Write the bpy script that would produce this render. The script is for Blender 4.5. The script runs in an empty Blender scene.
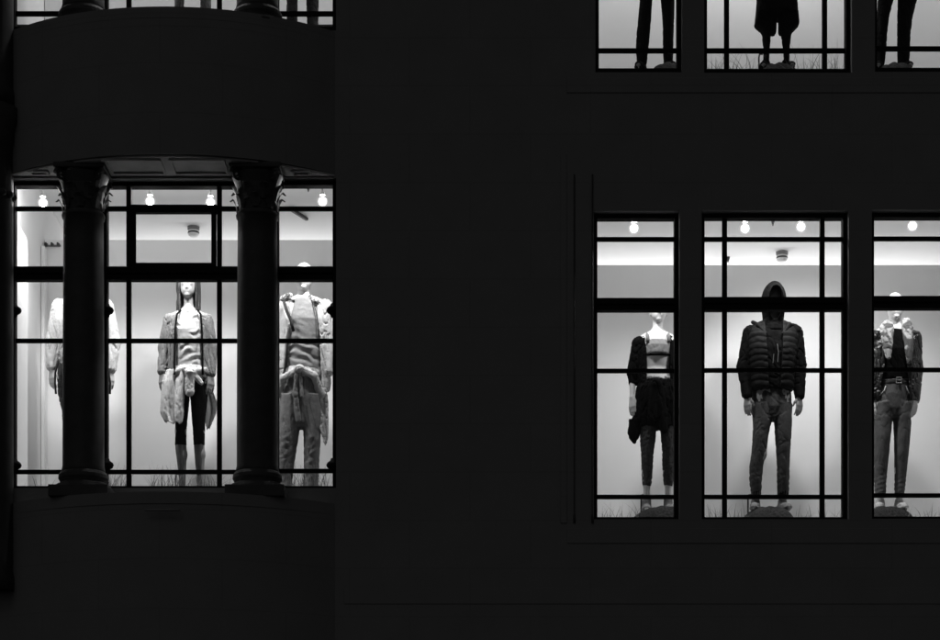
import bpy, bmesh, math, random
import numpy as np
from mathutils import Vector, Matrix

random.seed(7)
rng = np.random.default_rng(11)
S = bpy.context.scene
COL = S.collection
D = 16.0            # metres from the camera to the glass line
F = 2016.0          # focal length in photograph pixels
CZ = 1.6            # eye height
HZ = 896.0          # horizon row

# ------------------------------------------------------------------ camera
cd = bpy.data.cameras.new('camera')
cam = bpy.data.objects.new('camera', cd); COL.objects.link(cam)
cam.location = (0, -D, CZ); cam.rotation_euler = (math.radians(90), 0, 0)
cd.sensor_width = 36.0; cd.lens = F / 940 * 36.0
cd.shift_y = (HZ - 320) / 940.0
cd.clip_start = 0.1; cd.clip_end = 500
S.camera = cam

# ------------------------------------------------------------------ night sky, moon, exposure
SUN_EL, SUN_ROT = math.radians(38), math.radians(200)
w = bpy.data.worlds.new('World'); S.world = w; w.use_nodes = True
nt = w.node_tree; nt.nodes.clear()
sky = nt.nodes.new('ShaderNodeTexSky'); sky.sky_type = 'NISHITA'; sky.sun_disc = False
sky.sun_elevation = SUN_EL; sky.sun_rotation = SUN_ROT
bw = nt.nodes.new('ShaderNodeRGBToBW')
bg = nt.nodes.new('ShaderNodeBackground'); bg.inputs['Strength'].default_value = 0.0083
ow = nt.nodes.new('ShaderNodeOutputWorld')
nt.links.new(sky.outputs[0], bw.inputs[0]); nt.links.new(bw.outputs[0], bg.inputs['Color'])
nt.links.new(bg.outputs[0], ow.inputs['Surface'])
sl = bpy.data.lights.new('sun', 'SUN'); sl.energy = 0.012; sl.angle = math.radians(15)
so = bpy.data.objects.new('sun', sl); COL.objects.link(so)
so.rotation_euler = (math.radians(52), 0, math.radians(-20))
S.view_settings.view_transform = 'Standard'; S.view_settings.look = 'None'
S.view_settings.exposure = 0.0; S.view_settings.gamma = 1.0
S.view_settings.use_curve_mapping = False
S.render.engine = 'CYCLES'
S.cycles.use_denoising = True
S.cycles.max_bounces = 10; S.cycles.diffuse_bounces = 5; S.cycles.transparent_max_bounces = 12
S.cycles.sample_clamp_indirect = 4.0
S.cycles.caustics_reflective = False; S.cycles.caustics_refractive = False

# ------------------------------------------------------------------ helpers
def wx(px, d=0.0): return (px - 470.0) * (D + d) / F
def wz(py, d=0.0): return CZ + (HZ - py) * (D + d) / F

def tag(o, label=None, cat=None, group=None, kind=None):
    if label: o['label'] = label
    if cat: o['category'] = cat
    if group: o['group'] = group
    if kind: o['kind'] = kind
    return o

def empty(name, loc=(0, 0, 0), parent=None):
    o = bpy.data.objects.new(name, None); COL.objects.link(o)
    o.location = loc; o.empty_display_size = 0.1
    if parent: o.parent = parent
    return o

def link(name, me, mat=None, parent=None, loc=None):
    o = bpy.data.objects.new(name, me); COL.objects.link(o)
    if mat: me.materials.append(mat)
    if parent: o.parent = parent
    if loc is not None: o.location = loc
    return o

def bm_obj(name, bm, mat=None, parent=None, loc=None, smooth=False):
    bmesh.ops.recalc_face_normals(bm, faces=bm.faces[:])
    me = bpy.data.meshes.new(name); bm.to_mesh(me); bm.free()
    if smooth: me.polygons.foreach_set('use_smooth', [True] * len(me.polygons))
    return link(name, me, mat, parent, loc)

def box(bm, x0, x1, y0, y1, z0, z1, bev=0.0):
    r = bmesh.ops.create_cube(bm, size=1.0)
    for v in r['verts']:
        v.co = Vector(((x0 + x1) / 2 + v.co.x * (x1 - x0), (y0 + y1) / 2 + v.co.y * (y1 - y0), (z0 + z1) / 2 + v.co.z * (z1 - z0)))
    if bev > 0:
        es = list({e for v in r['verts'] for e in v.link_edges})
        bmesh.ops.bevel(bm, geom=es, offset=bev, segments=2, affect='EDGES', profile=0.6)

def lathe(bm, prof, cx=0, cy=0, seg=32, a0=0.0, a1=2 * math.pi, lobes=0, lobe_amp=0.0):
    full = abs(a1 - a0 - 2 * math.pi) < 1e-6
    n = seg if full else seg + 1
    rings = []
    for (r, z) in prof:
        ring = []
        for i in range(n):
            a = a0 + (a1 - a0) * i / seg
            rr = r * (1 + (lobe_amp * math.cos(lobes * a) if lobes else 0))
            ring.append(bm.verts.new((cx + rr * math.cos(a), cy + rr * math.sin(a), z)))
        rings.append(ring)
    for a, b in zip(rings[:-1], rings[1:]):
        for i in range(n if full else n - 1):
            j = (i + 1) % n
            bm.faces.new((a[i], a[j], b[j], b[i]))
    for ring, flip in ((rings[0], True), (rings[-1], False)):
        try: bm.faces.new(ring[::-1] if flip else ring)
        except ValueError: pass

def tube(bm, pts, r, seg=8, r2=None):
    pts = [Vector(p) for p in pts]; rings = []
    for i, p in enumerate(pts):
        t = (pts[min(i + 1, len(pts) - 1)] - pts[max(i - 1, 0)]).normalized()
        u = t.orthogonal().normalized(); v = t.cross(u)
        rr = r if r2 is None else r + (r2 - r) * i / (len(pts) - 1)
        rings.append([bm.verts.new(p + rr * (math.cos(2 * math.pi * k / seg) * u + math.sin(2 * math.pi * k / seg) * v)) for k in range(seg)])
    for a, b in zip(rings[:-1], rings[1:]):
        best = min(range(seg), key=lambda s: sum((a[k].co - b[(k + s) % seg].co).length for k in range(seg)))
        for k in range(seg):
            bm.faces.new((a[k], a[(k + 1) % seg], b[(k + 1 + best) % seg], b[(k + best) % seg]))
    bm.faces.new(rings[0][::-1]); bm.faces.new(rings[-1])

# ------------------------------------------------------------------ materials (all neutral greys: a black and white photograph)
def mat(name, v, rough=0.8, var=0.0, vscale=6.0, bump=0.0, bscale=200.0, spec=0.3, metal=0.0, sheen=0.0, crease=0.0):
    m = bpy.data.materials.new(name); m.use_nodes = True
    t = m.node_tree; b = t.nodes['Principled BSDF']
    b.inputs['Base Color'].default_value = (v, v, v, 1)
    b.inputs['Roughness'].default_value = rough
    b.inputs['Specular IOR Level'].default_value = spec
    b.inputs['Metallic'].default_value = metal
    if sheen: b.inputs['Sheen Weight'].default_value = sheen
    tc = t.nodes.new('ShaderNodeTexCoord')
    if var > 0:
        n = t.nodes.new('ShaderNodeTexNoise'); n.inputs['Scale'].default_value = vscale; n.inputs['Detail'].default_value = 6
        t.links.new(tc.outputs['Object'], n.inputs['Vector'])
        r = t.nodes.new('ShaderNodeMapRange'); r.inputs[1].default_value = 0.3; r.inputs[2].default_value = 0.7
        r.inputs[3].default_value = v * (1 - var); r.inputs[4].default_value = min(1, v * (1 + var))
        t.links.new(n.outputs['Fac'], r.inputs[0]); t.links.new(r.outputs[0], b.inputs['Base Color'])
    if bump > 0:
        n2 = t.nodes.new('ShaderNodeTexNoise'); n2.inputs['Scale'].default_value = bscale; n2.inputs['Detail'].default_value = 4
        t.links.new(tc.outputs['Object'], n2.inputs['Vector'])
        bp = t.nodes.new('ShaderNodeBump'); bp.inputs['Strength'].default_value = bump; bp.inputs['Distance'].default_value = 0.01
        t.links.new(n2.outputs['Fac'], bp.inputs['Height']); t.links.new(bp.outputs[0], b.inputs['Normal'])
        if crease:
            n3 = t.nodes.new('ShaderNodeTexNoise'); n3.inputs['Scale'].default_value = 17; n3.inputs['Detail'].default_value = 5; n3.inputs['Distortion'].default_value = 1.2
            ab = t.nodes.new('ShaderNodeMath'); ab.operation = 'SUBTRACT'; ab.inputs[1].default_value = .5
            ab2 = t.nodes.new('ShaderNodeMath'); ab2.operation = 'ABSOLUTE'
            b3 = t.nodes.new('ShaderNodeBump'); b3.inputs['Strength'].default_value = crease; b3.inputs['Distance'].default_value = .04
            t.links.new(tc.outputs['Object'], n3.inputs['Vector']); t.links.new(n3.outputs['Fac'], ab.inputs[0]); t.links.new(ab.outputs[0], ab2.inputs[0])
            t.links.new(ab2.outputs[0], b3.inputs['Height']); t.links.new(b3.outputs[0], bp.inputs['Normal'])
    return m

def mat_pattern(name, lo, hi, scale, cut=0.5, rough=0.85):
    m = mat(name, lo, rough); t = m.node_tree; b = t.nodes['Principled BSDF']
    tc = t.nodes.new('ShaderNodeTexCoord'); n = t.nodes.new('ShaderNodeTexNoise')
    n.inputs['Scale'].default_value = scale; n.inputs['Detail'].default_value = 3; n.inputs['Distortion'].default_value = 0.6
    r = t.nodes.new('ShaderNodeMapRange'); r.interpolation_type = 'SMOOTHSTEP'
    r.inputs[1].default_value = cut - .05; r.inputs[2].default_value = cut + .05
    r.inputs[3].default_value = lo; r.inputs[4].default_value = hi
    t.links.new(tc.outputs['Object'], n.inputs['Vector']); t.links.new(n.outputs['Fac'], r.inputs[0]); t.links.new(r.outputs[0], b.inputs['Base Color'])
    return m

def mat_stone():
    m = mat('facade_stone', 0.22, 0.95, spec=0.1); t = m.node_tree; b = t.nodes['Principled BSDF']
    tc = t.nodes.new('ShaderNodeTexCoord'); mp = t.nodes.new('ShaderNodeMapping')
    mp.inputs['Rotation'].default_value = (math.radians(90), 0, 0)
    br = t.nodes.new('ShaderNodeTexBrick')
    br.inputs['Color1'].default_value = (.212, .212, .212, 1); br.inputs['Color2'].default_value = (.208, .208, .208, 1)
    br.inputs['Mortar'].default_value = (.195, .195, .195, 1); br.inputs['Scale'].default_value = 1.0
    br.inputs['Mortar Size'].default_value = 0.006; br.inputs['Brick Width'].default_value = 0.95; br.inputs['Row Height'].default_value = 0.38
    n = t.nodes.new('ShaderNodeTexNoise'); n.inputs['Scale'].default_value = 3.5; n.inputs['Detail'].default_value = 8
    mx = t.nodes.new('ShaderNodeMix'); mx.data_type = 'RGBA'; mx.blend_type = 'MULTIPLY'; mx.inputs[0].default_value = 0.5
    t.links.new(tc.outputs['Object'], mp.inputs['Vector']); t.links.new(mp.outputs[0], br.inputs['Vector'])
    t.links.new(tc.outputs['Object'], n.inputs['Vector'])
    rr = t.nodes.new('ShaderNodeMapRange'); rr.inputs[1].default_value = .3; rr.inputs[2].default_value = .7; rr.inputs[3].default_value = .92; rr.inputs[4].default_value = 1.1
    t.links.new(n.outputs['Fac'], rr.inputs[0])
    t.links.new(br.outputs['Color'], mx.inputs[6]); t.links.new(rr.outputs[0], mx.inputs[7]); t.links.new(mx.outputs[2], b.inputs['Base Color'])
    bp = t.nodes.new('ShaderNodeBump'); bp.inputs['Strength'].default_value = .12; bp.inputs['Distance'].default_value = .02
    t.links.new(n.outputs['Fac'], bp.inputs['Height']); t.links.new(bp.outputs[0], b.inputs['Normal'])
    return m

def mat_glass():
    m = bpy.data.materials.new('window_glass'); m.use_nodes = True
    t = m.node_tree; t.nodes.clear()
    o = t.nodes.new('ShaderNodeOutputMaterial'); mx = t.nodes.new('ShaderNodeMixShader')
    tr = t.nodes.new('ShaderNodeBsdfTransparent'); tr.inputs[0].default_value = (.97, .97, .97, 1)
    gl = t.nodes.new('ShaderNodeBsdfGlossy'); gl.inputs['Roughness'].default_value = 0.02
    gl.inputs[0].default_value = (.9, .9, .9, 1)
    fr = t.nodes.new('ShaderNodeFresnel'); fr.inputs[0].default_value = 1.3
    t.links.new(fr.outputs[0], mx.inputs[0]); t.links.new(tr.outputs[0], mx.inputs[1]); t.links.new(gl.outputs[0], mx.inputs[2]); t.links.new(mx.outputs[0], o.inputs[0])
    return m

def mat_emit(name, s):
    m = bpy.data.materials.new(name); m.use_nodes = True
    t = m.node_tree; t.nodes.clear()
    o = t.nodes.new('ShaderNodeOutputMaterial'); e = t.nodes.new('ShaderNodeEmission'); e.inputs[1].default_value = s
    t.links.new(e.outputs[0], o.inputs[0]); return m

def mat_glow_shell():  # see-through glowing shell, added as a soft halo round each bulb
    m = bpy.data.materials.new('bulb_halo_glow'); m.use_nodes = True
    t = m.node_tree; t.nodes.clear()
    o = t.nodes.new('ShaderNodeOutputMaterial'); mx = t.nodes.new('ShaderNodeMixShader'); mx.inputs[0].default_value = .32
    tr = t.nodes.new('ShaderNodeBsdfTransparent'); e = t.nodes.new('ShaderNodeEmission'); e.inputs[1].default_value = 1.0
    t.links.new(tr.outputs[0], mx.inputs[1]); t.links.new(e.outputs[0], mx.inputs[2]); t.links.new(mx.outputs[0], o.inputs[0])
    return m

M = dict(
    glow_shell=mat_glow_shell(),
    stone=mat_stone(), frame=mat('painted_black_metal', 0.02, 0.9, spec=0.05, bump=.15, bscale=60),
    colstone=mat('polished_column_stone', 0.06, 0.6, var=.15, vscale=9, bump=.1, bscale=40, spec=.25),
    glass=mat_glass(), plaster=mat('white_plaster', 0.72, 0.9, var=.03, vscale=1.3, bump=.04, bscale=90, spec=.1),
    plaster_grey=mat('grey_paint', 0.50, 0.9, var=.04, vscale=1.5, spec=.1),
    ceil=mat('ceiling_paint', 0.78, 0.95, var=.02, vscale=2, spec=.1),
    floor=mat('dark_timber_floor', 0.2, 0.6, var=.25, vscale=5),
    soffit=mat('soffit_lit_tone', 0.5, .9, var=.2, vscale=5, spec=.1),  # paler than the stone: window light on the underside put into the colour
    bounce_floor=mat('light_bounce_floor', .55, .7, var=.15, vscale=5),  # unseen floor, tone raised to bounce light onto the lower back wall
    asphalt=mat('asphalt', 0.05, 0.9, var=.25, vscale=12, bump=.5, bscale=150), paving=mat('paving', 0.22, 0.9, var=.2, vscale=4, bump=.3, bscale=60),
    skin=mat('mannequin_shell', 0.56, 0.42, var=.02, vscale=3, spec=.35),
    skin_dark=mat('grey_mannequin_shell', 0.30, 0.5, spec=.3),
    white=mat('white_jersey', 0.43, 0.9, var=.05, vscale=30, bump=.3, bscale=300, crease=.14),
    cream=mat('cream_knit', 0.55, 0.95, var=.08, vscale=40, bump=.6, bscale=220, crease=.14),
    lightgrey=mat('pale_grey_cotton', 0.60, 0.9, var=.12, vscale=25, bump=.5, bscale=260, crease=.14),
    midgrey=mat('mid_grey_marl', 0.18, 0.9, var=.2, vscale=60, bump=.5, bscale=260, crease=.14),
    darkgrey=mat('charcoal_cotton', 0.043, 0.9, var=.2, vscale=40, bump=.4, bscale=260, crease=.14, spec=.15),
    denim=mat('washed_dark_denim', 0.07, 0.9, var=.35, vscale=14, bump=.4, bscale=300, crease=.14),
    black=mat('black_cotton', 0.004, 0.9, var=.25, vscale=30, bump=.4, bscale=260, spec=.03, crease=.14),
    puffer=mat('black_quilted_nylon', 0.007, 0.6, var=.2, vscale=20, bump=.2, bscale=120, spec=.04),
    hair=mat('dark_brown_wig', 0.02, 0.5, var=.4, vscale=70, bump=.6, bscale=160, spec=.4),
    leather=mat('black_leather', 0.015, 0.35, spec=.5), shoe=mat('grey_shoe_canvas', 0.16, 0.8, var=.3, vscale=40),
    paleshoe=mat('pale_trainer', 0.45, 0.7, var=.25, vscale=50),
    metal=mat('brushed_metal', 0.16, 0.5, metal=.9), darkmetal=mat('dark_metal', 0.03, 0.5, spec=.3),
    turf=mat('dark_turf_mound', 0.032, 1.0, var=.6, vscale=60, bump=.5, bscale=160, spec=.05),
    grass=mat('dry_grass_blade', 0.22, 0.8, var=.3, vscale=20), plastic=mat('white_plastic', 0.7, 0.5), greyplastic=mat('grey_plastic', 0.2, 0.6),
    patlining=mat_pattern('patterned_lining', 0.08, 0.36, 11, .5), patmid=mat_pattern('mottled_knit', 0.13, 0.5, 60, .5),
    bulb=mat_emit('lamp_glow_bright', 290.0), bulb_soft=mat_emit('lamp_glow', 255.0),
)

# ------------------------------------------------------------------ ground and street
def sheet(name, x0, x1, y0, y1, z, m):
    bm = bmesh.new(); bm.faces.new([bm.verts.new(c) for c in ((x0, y0, z), (x1, y0, z), (x1, y1, z), (x0, y1, z))])
    return tag(bm_obj(name, bm, m), kind='structure')
sheet('ground', -200, 200, -200, 200, -0.02, M['asphalt'])
sheet('road', -80, 80, -13.0, -3.4, -0.012, M['asphalt'])
bm = bmesh.new(); box(bm, -80, 80, -3.4, -0.16, -0.011, 0.12, .01)
tag(bm_obj('pavement', bm, M['paving']), kind='structure')
bm = bmesh.new(); box(bm, -80, 80, -24, -13.0, -0.011, 0.12, .01)
tag(bm_obj('pavement', bm, M['paving']), kind='structure')

# ------------------------------------------------------------------ the building
WF, WB = -0.12, 0.10                         # front and back of the facade wall
# (x0, x1, ytop, ybottom, [thin bar rows], (transom top, bottom), [vertical bar columns], inner casement, bottom rebate)
WIN = [
    ('L', 16, 69, 187.5, 487, (209, 341, 472), (268, 281.5), (), None, 4),
    ('L', 108, 240, 188, 487, (209, 341, 472), (268, 281.5), (129, 219.5), (131.5, 217, 206, 268), 4),
    ('L', 279, 333, 187, 487, (209, 341, 471), (268, 281.5), (), None, 4),
    ('R', 597, 674, 220, 518, (239.5, 371, 497), (299.5, 312), (), None, 4),
    ('R', 704, 842, 219.5, 518, (239.5, 370.5, 497), (298.5, 311.5), (724.5, 822), None, 4),
    ('R', 873, 951, 219, 517.5, (239, 370, 495.5), (297.5, 310), (), None, 4),
    ('UL', 16, 69, -271, 29, (-250, -117, 14), (-190, -177), (), None, 8),
    ('UL', 108, 240, -271, 29, (-250, -117, 14), (-190, -177), (129, 219.5), None, 8),
    ('UL', 279, 333, -271, 29, (-250, -117, 14), (-190, -177), (), None, 8),
    ('UR', 598.5, 676.5, -228, 70.5, (-208, -77, 51), (-148, -136), (), None, 8),
    ('UR', 706.5, 845, -228, 71, (-208, -77, 51), (-148, -136), (726.5, 824.5), None, 8),
    ('UR', 876, 954, -228, 70, (-208, -77, 49), (-148, -136), (), None, 8),
]
building = empty('shop_building', (0, 0, 0))
tag(building, 'dark stone shop building with a bow-fronted bay on columns and lit display windows', 'building')
EX = 4.0
opens = [(wx(a - EX), wx(b + EX), wz(yb + reb), wz(yt - EX)) for (_, a, b, yt, yb, _, _, _, _, reb) in WIN]

def wall_grid(bm, X0, X1, Z0, Z1, y0, y1, holes):
    xs = sorted({X0, X1, *[h[0] for h in holes], *[h[1] for h in holes]})
    zs = sorted({Z0, Z1, *[h[2] for h in holes], *[h[3] for h in holes]})
    nx, nz = len(xs) - 1, len(zs) - 1
    def solid(i, k):
        if i < 0 or k < 0 or i >= nx or k >= nz: return False
        cx, cz = (xs[i] + xs[i + 1]) / 2, (zs[k] + zs[k + 1]) / 2
        return not any(h[0] < cx < h[1] and h[2] < cz < h[3] for h in holes)
    V = {}
    def v(x, y, z):
        key = (round(x, 5), round(y, 5), round(z, 5))
        if key not in V: V[key] = bm.verts.new((x, y, z))
        return V[key]
    for i in range(nx):
        for k in range(nz):
            if not solid(i, k): continue
            a, b, c, d = xs[i], xs[i + 1], zs[k], zs[k + 1]
            for y in (y0, y1): bm.faces.new((v(a, y, c), v(b, y, c), v(b, y, d), v(a, y, d)))
            for ok, q in ((solid(i - 1, k), ((a, c), (a, d))), (solid(i + 1, k), ((b, c), (b, d))), (solid(i, k - 1), ((a, c), (b, c))), (solid(i, k + 1), ((a, d), (b, d)))):
                if not ok:
                    (p0, q0), (p1, q1) = q
                    bm.faces.new((v(p0, y0, q0), v(p1, y0, q1), v(p1, y1, q1), v(p0, y1, q0)))
bm = bmesh.new(); wall_grid(bm, -14, 14, 0.12, 13.2, WF, WB, opens)
bm_obj('wall', bm, M['stone'], building)

# windows: frame > glazing bars, transom, casement, glass, hinges
def make_window(spec):
    zone, a, b, yt, yb, thin, tr, vb, cas, reb = spec
    x0, x1, z0, z1 = wx(a), wx(b), wz(yb), wz(yt)
    e = EX / 126.0; eb = reb / 126.0
    bm = bmesh.new()
    box(bm, x0 - e, x0, -.045, .045, z0 - eb, z1 + e); box(bm, x1, x1 + e, -.045, .045, z0 - eb, z1 + e)
    box(bm, x0, x1, -.043, .043, z1, z1 + e); box(bm, x0, x1, -.043, .043, z0 - eb, z0)
    root = bm_obj('window', bm, M['frame'], building)
    t = 2.0 / 126
    cz = None
    if cas: cz = (wx(cas[0]), wx(cas[1]), wz(cas[3]), wz(cas[2]))
    zt0, zt1 = wz(tr[1]), wz(tr[0])
    vx = [wx(q) for q in vb]
    def bar(*q):
        bm = bmesh.new(); box(bm, *q); bm_obj('glazing_bar', bm, M['frame'], root)
    for r in thin:
        z = wz(r)
        if cas and cz[2] < z < cz[3] + .03:
            bar(x0, vx[0] - t * 1.2, -.018, .018, z - t, z + t); bar(vx[1] + t * 1.2, x1, -.018, .018, z - t, z + t)
        else: bar(x0, x1, -.018, .018, z - t, z + t, .004)
    for q in vx:
        bar(q - t * 1.15, q + t * 1.15, -.021, .021, zt1, z1); bar(q - t * 1.15, q + t * 1.15, -.021, .021, z0, zt0)
    bm = bmesh.new(); box(bm, x0, x1, -.05, .03, zt0, zt1, .006)
    box(bm, x0 + .001, x1 - .001, -.07, -.049, (zt0 + zt1) / 2 - .004, (zt0 + zt1) / 2 + .018, .004)
    bm_obj('transom', bm, M['frame'], root)
    if cas:
        bm = bmesh.new(); c = 5.2 / 126; X0, X1, Z0, Z1 = cz
        Z0 = zt1 + .003
        box(bm, X0, X0 + c, -.035, -.0225, Z0, Z1); box(bm, X1 - c, X1, -.035, -.0225, Z0, Z1)
        box(bm, X0 + c, X1 - c, -.033, -.0225, Z1 - c * 1.5, Z1); box(bm, X0 + c, X1 - c, -.033, -.0225, Z0, Z0 + c * .7)
        box(bm, X0, X1, -.018, .018, Z1 - c * 1.5, Z1)
        bm_obj('casement', bm, M['frame'], root)
    bm = bmesh.new()
    bm.faces.new([bm.verts.new(c) for c in ((x0, .004, z0), (x1, .004, z0), (x1, .004, zt0), (x0, .004, zt0))])
    bm.faces.new([bm.verts.new(c) for c in ((x0, .004, zt1), (x1, .004, zt1), (x1, .004, z1), (x0, .004, z1))])
    bm_obj('glass', bm, M['glass'], root)
    if zone == 'L':
        side = 1 if a > 250 else -1
        for yy in (311.5, 466):
            xx = x1 if side > 0 else x0
            bm = bmesh.new()
            prof = [(.004, -.06), (.022, -.052), (.026, -.035), (.05, -.018), (.058, 0), (.05, .018), (.026, .035), (.022, .052), (.004, .06)]
            lathe(bm, prof, 0, 0, 14)
            bm_obj('hinge', bm, M['frame'], root, (xx + side * .006, -.03, wz(yy)), True)
for s in WIN: make_window(s)

# the bow front of the left bay
BC, BH = wx(174), 161.5 / 126
def bow(x, sag, base):
    R = (BH * BH + sag * sag) / (2 * sag)
    return base - sag + R - math.sqrt(max(R * R - x * x, 0))
def bow_prism(bm, z0, z1, sag, over=0.0, n=48, x_over=0.0):
    h = BH + x_over; fr = []
    for i in range(n + 1):
        x = -h + 2 * h * i / n
        xx = max(-BH, min(BH, x)); fr.append((BC + x, min(bow(xx, sag, WF) - over, WF - .004)))
    lo = [bm.verts.new((x, y, z0)) for x, y in fr]; hi = [bm.verts.new((x, y, z1)) for x, y in fr]
    lb = [bm.verts.new((x, WF, z0)) for x, y in fr]; hb = [bm.verts.new((x, WF, z1)) for x, y in fr]
    for i in range(n):
        bm.faces.new((lo[i], lo[i + 1], hi[i + 1], hi[i])); bm.faces.new((lb[i], hb[i], hb[i + 1], lb[i + 1]))
        bm.faces.new((lo[i], lb[i], lb[i + 1], lo[i + 1])); bm.faces.new((hi[i], hi[i + 1], hb[i + 1], hb[i]))
    bm.faces.new((lo[0], hi[0], hb[0], lb[0])); bm.faces.new((lo[n], lb[n], hb[n], hi[n]))
ZS = wz(180)                                   # soffit height
SAG = 0.45
for k, zoff in enumerate((0.0, wz(-458) - wz(0))):
    bm = bmesh.new(); bow_prism(bm, ZS + .10 + zoff, ZS + .98 + zoff, SAG - .002)
    par = bm_obj('bow_parapet', bm, M['stone'], building)
    bm = bmesh.new()
    bow_prism(bm, ZS + zoff, ZS + .055 + zoff, SAG); bow_prism(bm, ZS + .055 + zoff, ZS + .10 + zoff, SAG - .001)
    bm_obj('architrave', bm, M['stone'], par)
    bm = bmesh.new()
    bow_prism(bm, ZS + .98 + zoff, ZS + 1.04 + zoff, SAG - .001); bow_prism(bm, ZS + 1.04 + zoff, ZS + 1.125 + zoff, SAG + .001)
    bm_obj('coping', bm, M['stone'], par)
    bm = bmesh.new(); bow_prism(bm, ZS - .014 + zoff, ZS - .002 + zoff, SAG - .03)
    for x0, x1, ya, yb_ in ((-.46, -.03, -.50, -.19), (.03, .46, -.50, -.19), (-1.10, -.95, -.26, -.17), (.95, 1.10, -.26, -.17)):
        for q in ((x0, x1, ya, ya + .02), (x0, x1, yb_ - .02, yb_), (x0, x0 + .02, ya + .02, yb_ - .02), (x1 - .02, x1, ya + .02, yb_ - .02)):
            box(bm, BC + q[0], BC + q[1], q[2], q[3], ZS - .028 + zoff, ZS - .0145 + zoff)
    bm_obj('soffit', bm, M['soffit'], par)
bm = bmesh.new(); bow_prism(bm, 0.12, 4.60, SAG + .022); bow_prism(bm, 4.60, 4.69, SAG + .03)
ledge = bm_obj('bow_ledge', bm, M['stone'], building)
# a thin bar drawn for the faint edge line along the ledge front
bm = bmesh.new(); box(bm, wx(146, -.6), wx(181, -.6), -.665, -.64, wz(510.8, -.65), wz(509.3, -.65), .002)
bm_obj('nosing', bm, M['metal'], ledge)

# columns: shaft > capital, base
def make_column(cx, cy, zb, zt, r, parent, cap_h=.34, foot=1.42):
    zc = zt - cap_h
    bm = bmesh.new()
    prof = [(r * 1.02, zb + .22), (r * 1.05, zb + .235), (r, zb + .27)]
    for i in range(1, 12):
        q = i / 11; prof.append((r * (1 - .05 * q ** 1.6), zb + .27 + (zc - .05 - zb - .27) * q))
    prof += [(r * 1.02, zc - .045), (r * 1.04, zc - .025), (r * 1.0, zc - .008), (r * .92, zc)]
    lathe(bm, prof, cx, cy, 40)
    col = bm_obj('column', bm, M['colstone'], parent, None, True)
    bm = bmesh.new()
    bell = [(r * .90, zc + .001), (r * .93, zc + .10), (r * 1.02, zc + .2), (r * 1.22, zc + cap_h - .06)]
    lathe(bm, bell, cx, cy, 32)
    for row, (n, z0, hh, out, off) in enumerate(((8, zc + .005, .13, .05, 0), (8, zc + .07, .15, .065, math.pi / 8))):
        for i in range(n):
            a = off + 2 * math.pi * i / n
            ca, sa = math.cos(a), math.sin(a)
            rows = []
            for j in range(7):
                q = j / 6
                rr = r * .95 + .012 + out * (q ** 2.2) * 1.1
                z = z0 + hh * (q if q < .8 else .8 + (q - .8) * -.7)
                wd = .042 * math.sin(math.pi * (.18 + .74 * q)) * (1 + .18 * math.cos(j * 3.1))
                rows.append([(cx + rr * ca - s * wd * sa - .010 * abs(s) * ca, cy + rr * sa + s * wd * ca - .010 * abs(s) * sa, z) for s in (-1, -.5, 0, .5, 1)])
            vs = [[bm.verts.new(p) for p in rw] for rw in rows]
            for A, B in zip(vs[:-1], vs[1:]):
                for q in range(4): bm.faces.new((A[q], A[q + 1], B[q + 1], B[q]))
    for i in range(4):                          # corner volutes
        a = math.pi / 4 + i * math.pi / 2
        c = Vector((cx + r * 1.28 * math.cos(a), cy + r * 1.28 * math.sin(a), zt - .085))
        t = Vector((math.cos(a), math.sin(a), 0)); pts = []
        for j in range(26):
            th = j / 25 * 3.6 * math.pi; rad = .052 * (1 - j / 30)
            pts.append(c + t * rad * math.cos(th) + Vector((0, 0, 1)) * rad * math.sin(th))
        tube(bm, pts, .017, 7, .008)
    ab = r * 1.24
    box(bm, cx - ab, cx + ab, cy - ab, cy + ab, zt - .045, zt - .002, .012)
    bm_obj('capital', bm, M['colstone'], col)
    bm = bmesh.new()
    lathe(bm, [(r * 1.03, zb + .225), (r * 1.12, zb + .215), (r * 1.19, zb + .195), (r * 1.2, zb + .17), (r * 1.13, zb + .15), (r * 1.1, zb + .135), (r * 1.3, zb + .12), (r * 1.36, zb + .095), (r * 1.36, zb + .085)], cx, cy, 36)
    pb = r * foot
    box(bm, cx - pb, cx + pb, cy - pb, cy + pb, zb - .001, zb + .088, .006)
    bm_obj('base', bm, M['colstone'], col)
RC = .162
for px in (83.5, 257.5):
    cy = -.22; X = wx(px, cy)
    make_column(X, cy, 4.69, ZS, RC, building)
    make_column(X, cy, ZS + 1.015, ZS + wz(-458) - wz(0), RC, building, foot=.9)
# engaged end columns either side of the bay
for px in (-11,):
    X = wx(px, -.16)
    for zb, zt in ((4.0, ZS + .5), (ZS + .52, ZS + 3.6)):
        bm = bmesh.new(); lathe(bm, [(.2, zb), (.2, zb + .1), (.186, zb + .14), (.182, zt - .3), (.2, zt - .27), (.2, zt - .2), (.23, zt - .1), (.23, zt)], X, -.14, 40)
        c = bm_obj('half_column', bm, M['colstone'], building, None, True)
        if zb == 4.0:
            bm = bmesh.new()
            for i in range(9):
                a = math.pi + math.pi * i / 8
                bmesh.ops.create_icosphere(bm, subdivisions=2, radius=.03, matrix=Matrix.Translation((X + .19 * math.cos(a), -.14 + .19 * math.sin(a), wz(204))))
            bm_obj('ornament', bm, M['colstone'], c, None, True)
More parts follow.
